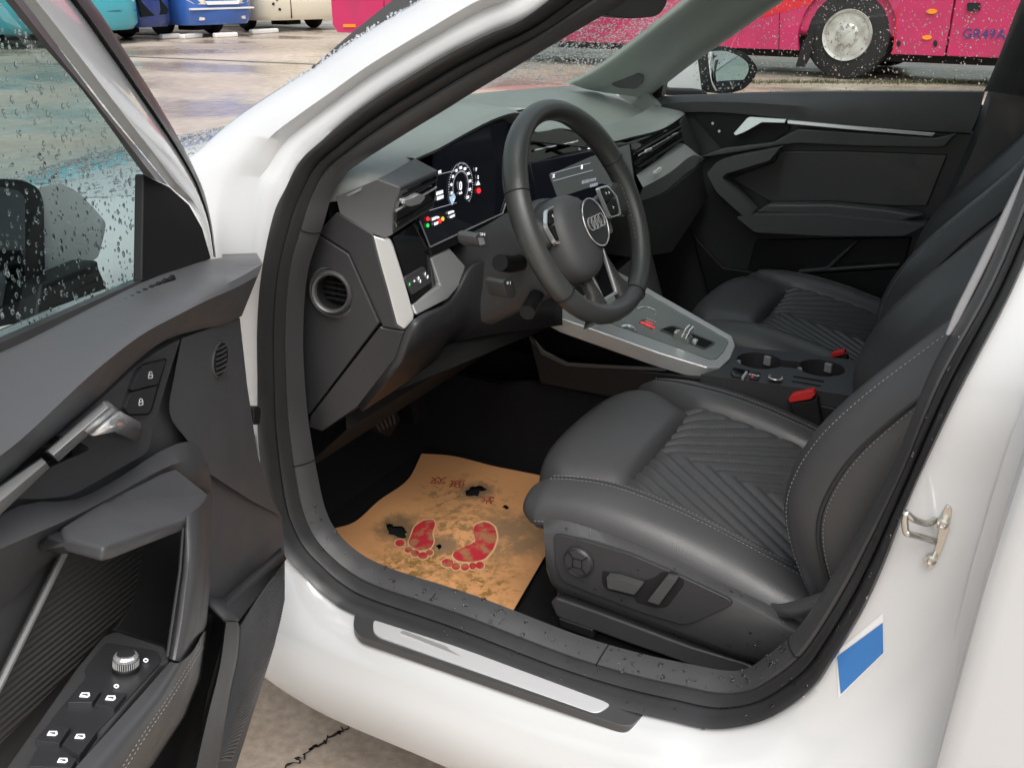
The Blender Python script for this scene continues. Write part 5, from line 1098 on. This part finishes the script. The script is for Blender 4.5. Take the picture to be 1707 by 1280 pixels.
# ribbed cloth field and its edge
pan('cloth_panel', [(108,924),(246,886),(222,1008),(172,1060),(128,1110),(0,1242),(-140,1390),(-140,1250),(0,1146)], 'ribbed_cloth', door, .010, tuple(-DN * .006), .001, f=DL)
b = B(); b.tube(DL([(108,922),(0,1142),(-140,1400)], .014), .0024, 6); b.build('cloth_edge', 'grey_trim', door)
pan('pull_pocket', [(246,886),(308,868),(284,1080),(192,1050),(222,1006)], 'soft_plastic', door, .008, tuple(-DN * .006), .002, f=DL)
# grab handle: top slab, bar
sl_ = DL([(100,881,.030),(165,836,.030),(268,786,.034),(290,788,.040),(340,815,.052),(349,828,.056),(345,845,.074),(322,860,.090),(310,865,.094),(188,911,.105),(172,911,.105),(112,897,.060)])
b = B(); b.prism(sl_, V((0, 0, -.012)) - DN * .004); gh_ = b.build('grab_handle', 'soft_plastic', door, bevel=.0055, seg=4)
b = B(); b.prism(DL([(88,903,.012),(102,884,.03),(180,908,.085),(150,918,.07),(112,924,.02)]), -DN * .03); b.build('handle_root', 'hard_plastic', door, bevel=.003)
b = B(); cols = [[(300,864,.060),(308,863,.091),(321,853,.093),(338,838,.080),(350,818,.052),(352,818,.010)], [(301,905,.060),(308,905,.093),(320,908,.101),(335,908,.097),(350,905,.050),(352,905,.010)], [(297,950,.062),(305,950,.094),(318,955,.102),(333,960,.098),(348,975,.050),(350,975,.010)], [(287,1030,.064),(295,1030,.096),(308,1035,.104),(322,1037,.099),(341,1040,.055),(345,1040,.010)], [(276,1094,.066),(284,1098,.099),(296,1101,.106),(307,1101,.101),(326,1076,.060),(332,1076,.010)]]
b.grid([cr(DL(c), 3) for c in cols]); b.build('handle_bar', 'soft_plastic', door, ang=60)
b = B(); b.tube(DL([(305,880,.091),(300,950,.093),(279,1094,.096)]), .0014, 6); b.build('bar_seam', 'piping', door)
# armrest
ar_ = [[(284,1102,.098),(299,1104,.110),(322,1084,.102),(338,1056,.066),(345,1050,.01)], [(237,1156,.100),(264,1160,.113),(300,1142,.106),(325,1132,.066),(335,1130,.01)], [(181,1218,.102),(216,1222,.115),(262,1207,.108),(300,1194,.066),(308,1194,.01)], [(122,1283,.104),(161,1290,.117),(215,1277,.110),(246,1272,.066),(256,1272,.01)], [(50,1364,.106),(92,1373,.119),(150,1362,.112),(180,1356,.066),(190,1356,.01)]]
b = B(); b.grid([cr(DL(c), 4) for c in [DL and c for c in ar_]]); b.build('armrest', 'soft_plastic', door, ang=65)
for off in (0, 6.5):
    stitches(cr(DL([(330 + off, 1079, .099 + .002 * (6.5 - off) / 6.5), (300 + off, 1128, .1085), (271 + off, 1173, .112), (236 + off, 1224, .114), (203 + off, 1276, .116), (150 + off, 1350, .118)]), 5), door, DN, 'armrest_stitching', .0048, .0034, .00042)
ap_, bp2, cp_ = D(284, 1101, .098), D(122, 1282, .102), D(130, 1108, .036); ARN = (bp2 - ap_).cross(cp_ - ap_).normalized(); ARN = ARN if ARN.dot(CAM - ap_) > 0 else -ARN
def AR(px, py, h=0.0): return plane(px, py, ap_ + ARN * h, ARN)
b = B(); b.prism([AR(*p, -.003) for p in [(172,1058),(194,1050),(276,1076),(284,1099),(266,1108),(122,1283),(40,1375),(-60,1375),(128,1110)]], -ARN * .02); swp = b.build('switch_panel', 'trim_plastic', door, bevel=.003)
b = B(); b.prism([AR(*p, -.0022) for p in rp([(160,1090),(176,1070),(262,1084),(270,1100),(190,1190),(120,1262),(40,1360),(20,1330),(84,1200),(144,1128),(140,1115)], 6)], -ARN * .004); b.build('switch_plate', 'hard_plastic', door, bevel=.0015)
au = (AR(168, 1150) - AR(132, 1146)).normalized()
for pts in ([(132,1146),(168,1150),(154,1170),(112,1170)], [(174,1150),(211,1155),(190,1180),(158,1173)], [(80,1207),(117,1211),(99,1238),(58,1233)], [(126,1212),(163,1217),(132,1258),(104,1240)], [(58,1252),(128,1263),(118,1279),(46,1276)]):
    b = B(); b.prism([AR(*p, .002) for p in rp(pts, 2)], -ARN * .006); b.build('window_switch', 'hard_plastic', door, bevel=.0012)
for px, py in ((141,1158),(184,1163),(87,1222),(133,1227),(104,1267)):
    oo = [(px - 9, py + 3), (px - 5, py - 4), (px + 8, py - 4), (px + 9, py + 1), (px + 5, py + 4)]; b = B(); b.frame([AR(*p, .0022) for p in oo], [AR(lerp(x, px, .35), lerp(y, py, .35), .0022) for x, y in oo], ARN * .0002)
    b.prism([AR(*p, .0022) for p in [(px - 5, py + 2), (px - 3, py), (px + 4, py + 1.5), (px + 2, py + 2.5)]], ARN * .0002); b.build('window_icon', 'lit_white', door)
kc = AR(210, 1112); b = B(); b.lathe([(.0100, -.002), (.0100, .001), (.0090, .002), (.0090, .007), (.0095, .0075)], kc, ARN, 40); kb = b.build('mirror_knob', 'black_plastic', door, ang=25)
b = B(); b.lathe([(.0093, .007), (.0091, .0095), (.0078, .0112), (.0066, .0115)], kc, ARN, 40); b.build('knob_collar', 'chrome', door, ang=30)
b = B(); b.lathe([(.0068, .0112), (.0064, .0122), (0, .0126)], kc, ARN, 30); b.build('knob_top', 'hard_plastic', door)
for k in range(30):
    q_ = 2 * math.pi * k / 30; e1 = au; e2 = ARN.cross(au)
kr = B()
for k in range(36):
    q_ = 2 * math.pi * k / 36; e = au * math.cos(q_) + ARN.cross(au) * math.sin(q_); kr.tube([kc + e * .0092 + ARN * .002, kc + e * .0092 + ARN * .0068], .0005, 4)
kr.build('knob_knurl', 'satin_silver', door, kind='stuff')
for px, py in ((226,1092),(243,1100),(194,1143)):
    b = B(); b.tube([AR(x, y, .0) for x, y in el(px, py, 3.4, 2.6, 0, 14)], .0005, 4, True); b.build('knob_icon', 'lit_white', door)
# lower pocket, front wall, speaker grille
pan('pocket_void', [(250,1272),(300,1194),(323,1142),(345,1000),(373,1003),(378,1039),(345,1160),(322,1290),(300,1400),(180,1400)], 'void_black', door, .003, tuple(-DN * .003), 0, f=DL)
b = B(); b.grid([DL([(345,998,.004),(371,1003,.006),(467,917,.012)]), DL([(347,1010,.010),(373,1016,.016),(470,925,.018)]), DL([(374,1037,.030),(396,1036,.034),(475,934,.020)])]); b.build('pocket_wall', 'soft_plastic', door, ang=30, solid=.004)
pan('pocket_slot', [(341,1024),(352,1020),(355,1032),(343,1095),(330,1096)], 'black_plastic', door, .006, tuple(-DN * .004), .001, f=DL, r=3)
b = B(); b.grid([cr(DL([(373,1038,.010),(363,1110,.010),(340,1195,.012),(318,1290,.014),(295,1400,.016)]), 3), cr(DL([(377,1036,.048),(367,1110,.050),(346,1195,.052),(325,1290,.054),(302,1400,.056)]), 3), cr(DL([(396,1036,.048),(392,1090,.050),(380,1150,.052),(360,1270,.054),(340,1400,.056)]), 3), cr(DL([(400,1046,.030),(396,1095,.030),(384,1152,.032),(364,1272,.034),(344,1400,.036)]), 3)]); b.build('pocket_rim', 'soft_plastic', door, ang=40)
gl_l = cr([V((401,1044)), V((396,1095)), V((384,1150)), V((371,1210)), V((360,1268))], 16); gl_r = cr([V((470,940)), V((472,1000)), V((456,1072)), V((422,1165)), V((385,1266))], 16)
b = B(); b.grid([[D(p.x, p.y, .024), D(lerp(p.x, q.x, .5), lerp(p.y, q.y, .5), .026), D(q.x, q.y, .012)] for p, q in zip(gl_l, gl_r)]); b.build('speaker_mesh', 'void_black', door)
b = B()
for k in range(58):
    i = k / 57 * (len(gl_l) - 1); p, q = gl_l[int(i)], gl_r[int(i)]
    if int(i) + 1 < len(gl_l): f_ = i - int(i); p = p.lerp(gl_l[int(i) + 1], f_); q = q.lerp(gl_r[int(i) + 1], f_)
    b.tube(cr([D(p.x, p.y, .0275), D(lerp(p.x, q.x, .5), lerp(p.y, q.y, .5) - 2, .0315), D(q.x, q.y, .0180)], 4), .0016, 5)
b.build('speaker_ribs', 'soft_plastic', door, kind='stuff')
# window frame, sail, belt seal, glass
ext = lambda l, n=1: [(l[0][0] - 95 * k, l[0][1] - 115 * k) for k in range(n, 0, -1)] + l
i0 = ext([(8,0),(66,70),(137,151),(190,222),(240,292)]); o0 = ext([(38,0),(100,83),(172,179),(225,243),(281,310)])
b = B(); b.grid([cr(DL(i0, -.044), 3), cr(DL(i0, -.030), 3), cr(DL([(lerp(a[0], c[0], .5), lerp(a[1], c[1], .5)) for a, c in zip(i0, o0)], -.026), 3), cr(DL(o0, -.034), 3)]); b.build('frame_trim', 'trim_plastic', door, ang=50)
wi = ext([(34,0),(98,79),(192,199),(240,258),(283,311),(316,340),(338,378),(353,428)]); wo_ = ext([(117,0),(170,72),(250,186),(290,244),(318,290),(334,325),(349,372),(357,428)])
b = B(); b.grid([cr(DL(wi, -.046), 3), cr(DL([(lerp(a[0], c[0], .3), lerp(a[1], c[1], .3)) for a, c in zip(wi, wo_)], -.036), 3), cr(DL([(lerp(a[0], c[0], .7), lerp(a[1], c[1], .7)) for a, c in zip(wi, wo_)], -.038), 3), cr(DL(wo_, -.052), 3), cr(DL(wo_, -.09), 3)]); b.build('window_frame', 'white_paint', door, ang=60)
so_ = ext([(151,0),(196,66),(266,176),(308,250),(330,295),(343,330),(354,380),(360,430)])
b = B(); b.grid([cr(DL(wo_, -.058), 3), cr(DL([(lerp(a[0], c[0], .3), lerp(a[1], c[1], .3)) for a, c in zip(wo_, so_)], -.048), 3), cr(DL([(lerp(a[0], c[0], .75), lerp(a[1], c[1], .75)) for a, c in zip(wo_, so_)], -.050), 3), cr(DL(so_, -.064), 3)]); b.build('frame_seal', 'rubber', door, ang=60)
pan('mirror_sail', [(240,290),(283,311),(316,341),(338,380),(353,432),(300,452),(250,470),(237,470)], 'black_plastic', door, -.036, tuple(-DN * .010), .002, f=DL)
gl_ = [(-250,705),(0,586),(246,470),(246,296),(137,150),(14,0),(-90,-130),(-300,-130),(-420,700)]
b = B(); b.poly(DL(gl_, -.052)); dg_ = b.build('door_glass', 'tinted_glass', door)
b = B(); b.grid([DL([(-200,656,-.050),(0,562,-.050),(245,456,-.050)]), DL([(-200,664,-.038),(0,572,-.038),(246,462,-.038)]), DL([(-200,690,-.036),(0,592,-.036),(250,470,-.036)])]); b.build('belt_seal', 'rubber', door)
b = B(); b.prism(DL([(234,300),(246,296),(248,468),(236,470)], -.0505), -DN * .001); b.build('glass_frit', 'black_plastic', door)
drops_on(dg_, 1500, .0008, .0024, door, -DN, lambda p, n: (p - DQ).dot(DD) < .5 and p.z < 1.23, stretch=1.35, seed=31, lift=.0005)
# outer skin
b = B(); b.prism([p - DN * .045 for p in DL([(-240,790),(0,650),(250,520),(395,455),(388,640),(402,760),(425,828),(440,862),(446,930),(446,1000),(430,1075),(370,1280),(330,1420),(-260,1420)], 0)], -DN * .07); b.build('door_skin', 'white_paint', door, bevel=.02, seg=3)
b = B(); b.box(V((.36, .79, .60)), .10, .05, .05); b.box(V((.36, .79, .40)), .10, .05, .05); b.build('door_hinge', 'white_paint', car, bevel=.006, kind='stuff')
b = B(); b.prism(rp([D(424, 680, -.01), D(432, 676, -.01), D(436, 682, -.01), D(434, 708, -.01), D(424, 708, -.01)], .004), -DN * .02); b.build('door_connector', 'black_plastic', door, bevel=.002)
# driver's exterior mirror, outside the glass
cap = rp([(62,312),(100,304),(133,322),(160,350),(178,372),(172,402),(164,431),(120,448),(74,470)], 8)
b = B(); b.prism(DL(cap, -.20), -DN * .09); b.build('mirror_cap', 'white_paint', door, bevel=.018, seg=4)
hs_ = rp([(-60,300),(0,298),(40,300),(66,314),(74,340),(76,470),(70,505),(48,535),(0,545),(-60,560)], 10)
b = B(); b.prism(DL(hs_, -.195), -DN * .06); b.build('mirror_housing', 'black_plastic', door, bevel=.010, seg=3)
b = B(); b.prism(DL(rp([(-60,312),(0,312),(32,318),(42,330),(42,470),(36,495),(20,508),(-60,520)], 8), -.192), -DN * .004); b.build('mirror_glass', 'mirror_dim_reflection', door)
b = B(); b.prism(DL([(72,472),(165,433),(166,446),(182,484),(120,512),(60,545)], -.17), -DN * .08); b.build('mirror_foot', 'black_plastic', door, bevel=.008)

# ================================================================ paper floor mat
def papermat():
    m = mat('kraft_paper', (.62, .31, .13), .8, bump=(18, .35, .006)); t = m.node_tree; b_ = t.nodes['Principled BSDF']; L = t.links.new
    tc = t.nodes.new('ShaderNodeTexCoord')
    def noise(sc, det, off=(0, 0, 0)):
        mp = t.nodes.new('ShaderNodeMapping'); mp.inputs['Location'].default_value = off; L(tc.outputs['Object'], mp.inputs[0]); n = t.nodes.new('ShaderNodeTexNoise'); n.inputs['Scale'].default_value = sc; n.inputs['Detail'].default_value = det; n.inputs['Roughness'].default_value = .7; L(mp.outputs[0], n.inputs['Vector']); return n
    def blob(c, r0, r1):        # stain with a place and a size of its own
        mp = t.nodes.new('ShaderNodeVectorMath'); mp.operation = 'DISTANCE'; mp.inputs[1].default_value = c
        n = noise(22, 3, (3, 1, 0)); ad = t.nodes.new('ShaderNodeVectorMath'); ad.operation = 'MULTIPLY_ADD'; ad.inputs[1].default_value = (.07, .07, 0); L(n.outputs['Color'], ad.inputs[0]); L(tc.outputs['Object'], ad.inputs[2]); L(ad.outputs[0], mp.inputs[0])
        mr = t.nodes.new('ShaderNodeMapRange'); mr.inputs['From Min'].default_value = r0; mr.inputs['From Max'].default_value = r1; mr.inputs['To Min'].default_value = 1; mr.inputs['To Max'].default_value = 0; L(mp.outputs['Value'], mr.inputs['Value']); return mr
    col = None; base = t.nodes.new('ShaderNodeRGB'); base.outputs[0].default_value = (.64, .32, .135, 1); cur = base.outputs[0]
    def mixin(fac, colr):
        nonlocal cur
        mx = t.nodes.new('ShaderNodeMixRGB'); mx.inputs[2].default_value = (*colr, 1); L(fac, mx.inputs[0]); L(cur, mx.inputs[1]); cur = mx.outputs[0]
    def times(a, k0, k1, sc, off):   # blob value x noise threshold
        n = noise(sc, 6, off); mr = t.nodes.new('ShaderNodeMapRange'); mr.inputs['From Min'].default_value = k0; mr.inputs['From Max'].default_value = k1; L(n.outputs['Fac'], mr.inputs['Value'])
        mu = t.nodes.new('ShaderNodeMath'); mu.operation = 'MULTIPLY'; L(a.outputs[0], mu.inputs[0]); L(mr.outputs[0], mu.inputs[1]); return mu.outputs[0]
    o_ = V((.035, .035, 0))
    def c(px, py): return tuple(Z(px, py, .286) + o_)
    mixin(times(blob(c(760, 905), .06, .17), .46, .56, 55, (0, 0, 0)), (.30, .17, .07))
    mixin(times(blob(c(870, 890), .05, .10), .30, .50, 20, (5, 0, 0)), (.28, .17, .09))
    mixin(times(blob(c(700, 945), .04, .10), .48, .56, 60, (2, 7, 0)), (.26, .15, .04))
    mixin(times(blob(c(800, 975), .03, .10), .52, .58, 60, (4, 2, 0)), (.28, .15, .04))
    mixin(times(blob(c(770, 830), .05, .12), .52, .58, 50, (1, 9, 0)), (.30, .18, .08))
    mixin(times(blob(c(665, 880), .025, .055), .10, .30, 14, (1, 2, 0)), (.20, .125, .06))
    mixin(times(blob(c(790, 818), .018, .045), .10, .30, 14, (6, 2, 0)), (.22, .14, .08))
    mixin(times(blob(c(735, 908), .012, .03), .10, .30, 14, (6, 2, 0)), (.26, .16, .09))
    L(cur, b_.inputs['Base Color'])
papermat(); mat('mat_red', (.46, .022, .035), .75, vary=(45, (.36, .17, .08), .47, .62)); mat('mat_pale', (.66, .42, .22), .8); mat('mat_ink', (.34, .05, .025), .8)
e_b = cr([V((552,882)), V((594,930)), V((634,948)), V((746,991)), V((852,1023))], 8); e_t = cr([V((703,756)), V((756,760)), V((820,776)), V((860,784)), V((900,792))], 8)
e_l = cr([V((552,882)), V((592,869)), V((632,834)), V((679,800)), V((703,756))], 8); e_r = cr([V((852,1023)), V((905,932)), V((922,900)), V((915,845)), V((900,792))], 8)
def mz(px, py): # gentle waves, front-left corner curling up the sill
    return .2855 + .004 * math.sin(px * .045 + py * .02) + .004 * math.sin(py * .05 - px * .013) + .03 * max(0, (640 - px) / 90) ** 2 + .004 * max(0, (800 - py) / 44)
n_ = 32; rows = []
for j in range(n_ + 1):
    v_ = j / n_; r = []
    for i in range(n_ + 1):
        u_ = i / n_
        p = e_b[i] * (1 - v_) + e_t[i] * v_ + e_l[j] * (1 - u_) + e_r[j] * u_ - (e_b[0] * (1 - u_) * (1 - v_) + e_b[-1] * u_ * (1 - v_) + e_t[0] * (1 - u_) * v_ + e_t[-1] * u_ * v_)
        r.append(Z(p.x, p.y, mz(p.x, p.y)))
    rows.append(r)
b = B(); b.grid(rows); low = [[p - V((0, 0, .0012)) for p in r] for r in rows]; b.grid(low)
bd = [rows[0][i] for i in range(n_ + 1)] + [rows[j][n_] for j in range(1, n_ + 1)] + [rows[n_][i] for i in range(n_ - 1, -1, -1)] + [rows[j][0] for j in range(n_ - 1, 0, -1)]
bd2 = [p - V((0, 0, .0012)) for p in bd]; b.grid([bd, bd2], True)
pm = b.build('paper_floor_mat', 'kraft_paper', None, ang=60); tag(pm, 'torn brown paper floor mat with red footprints lying in the driver footwell', 'floor mat')
rh = random.Random(4)
def hole(px, py, rx, ry, n=15):
    pts = []
    for k in range(n):
        q = 2 * math.pi * k / n; f_ = rh.uniform(.62, 1.25); pts.append(Z(px + rx * f_ * math.cos(q), py + ry * f_ * math.sin(q), .286))
    cb = B(); cb.prism([p + V((0, 0, -.06)) for p in pts], (0, 0, .12)); cut(pm, cb)
hole(790, 820, 13, 11); hole(798, 813, 12, 5); hole(664, 881, 17, 9); hole(650, 875, 7, 5); hole(732, 909, 5, 5); hole(843, 841, 5, 4)
def mp_(px, py, h=.0012): return Z(px, py, mz(px, py)) + V((0, 0, h))
def print_(name, pts, m, h=.0012):
    b = B(); c = V((sum(p[0] for p in pts) / len(pts), sum(p[1] for p in pts) / len(pts))); rr = [[mp_(lerp(c.x, p[0], k), lerp(c.y, p[1], k), h) for p in pts] for k in (.02, .35, .7, 1)]; b.grid(rr, True); return b.build(name, m, pm)
ft = rp([(788,882),(794,874),(810,870),(825,879),(829,897),(822,917),(808,933),(786,938),(764,936),(754,929),(757,920),(775,912),(793,903),(796,894)], 6)
fl = rp([(722,866),(706,868),(690,879),(685,895),(680,904),(684,912),(701,919),(718,915),(724,903),(720,890),(726,874)], 6)
def grow(pts, d): 
    c = V((sum(p[0] for p in pts) / len(pts), sum(p[1] for p in pts) / len(pts))); return [tuple(V(p) + (V(p) - c).normalized() * d) for p in pts]
print_('footprint_outline', grow(ft, 3), 'mat_pale', .0010); print_('footprint', ft, 'mat_red', .0016); print_('footprint_outline', grow(fl, 2), 'mat_pale', .0010); print_('footprint', fl, 'mat_red', .0016)
for px, py, rx, ry in ((746,939,10,7),(760,945,7,6),(775,946,7,6),(788,944,6,6),(800,943,7,6),(667,906,8,6),(681,917,7,5),(692,923,7,6),(705,927,8,6),(716,922,6,5)):
    print_('toe_outline', el(px, py, rx + 1.8, ry + 1.8, 0, 16), 'mat_pale', .0010); print_('toe_print', el(px, py, rx, ry, 0, 16), 'mat_red', .0016)
for s_, p, sz in (('欢', (731,801), .034), ('迎', (762,807), .034), ('光', (812,834), .030)):
    text(s_, mp_(*p, .002), (-.9, -.43, 0), (-.43, .9, 0), sz, 'mat_ink', pm, 'printed_character', .0002)
for pts in ([(612,937),(624,940),(622,948),(614,946)], [(626,946),(634,948),(632,951)], [(588,916),(590,916),(594,930),(592,929)], [(792,1000),(800,998),(806,1004),(800,1003)]): print_('printed_mark', pts, 'mat_ink', .0014)
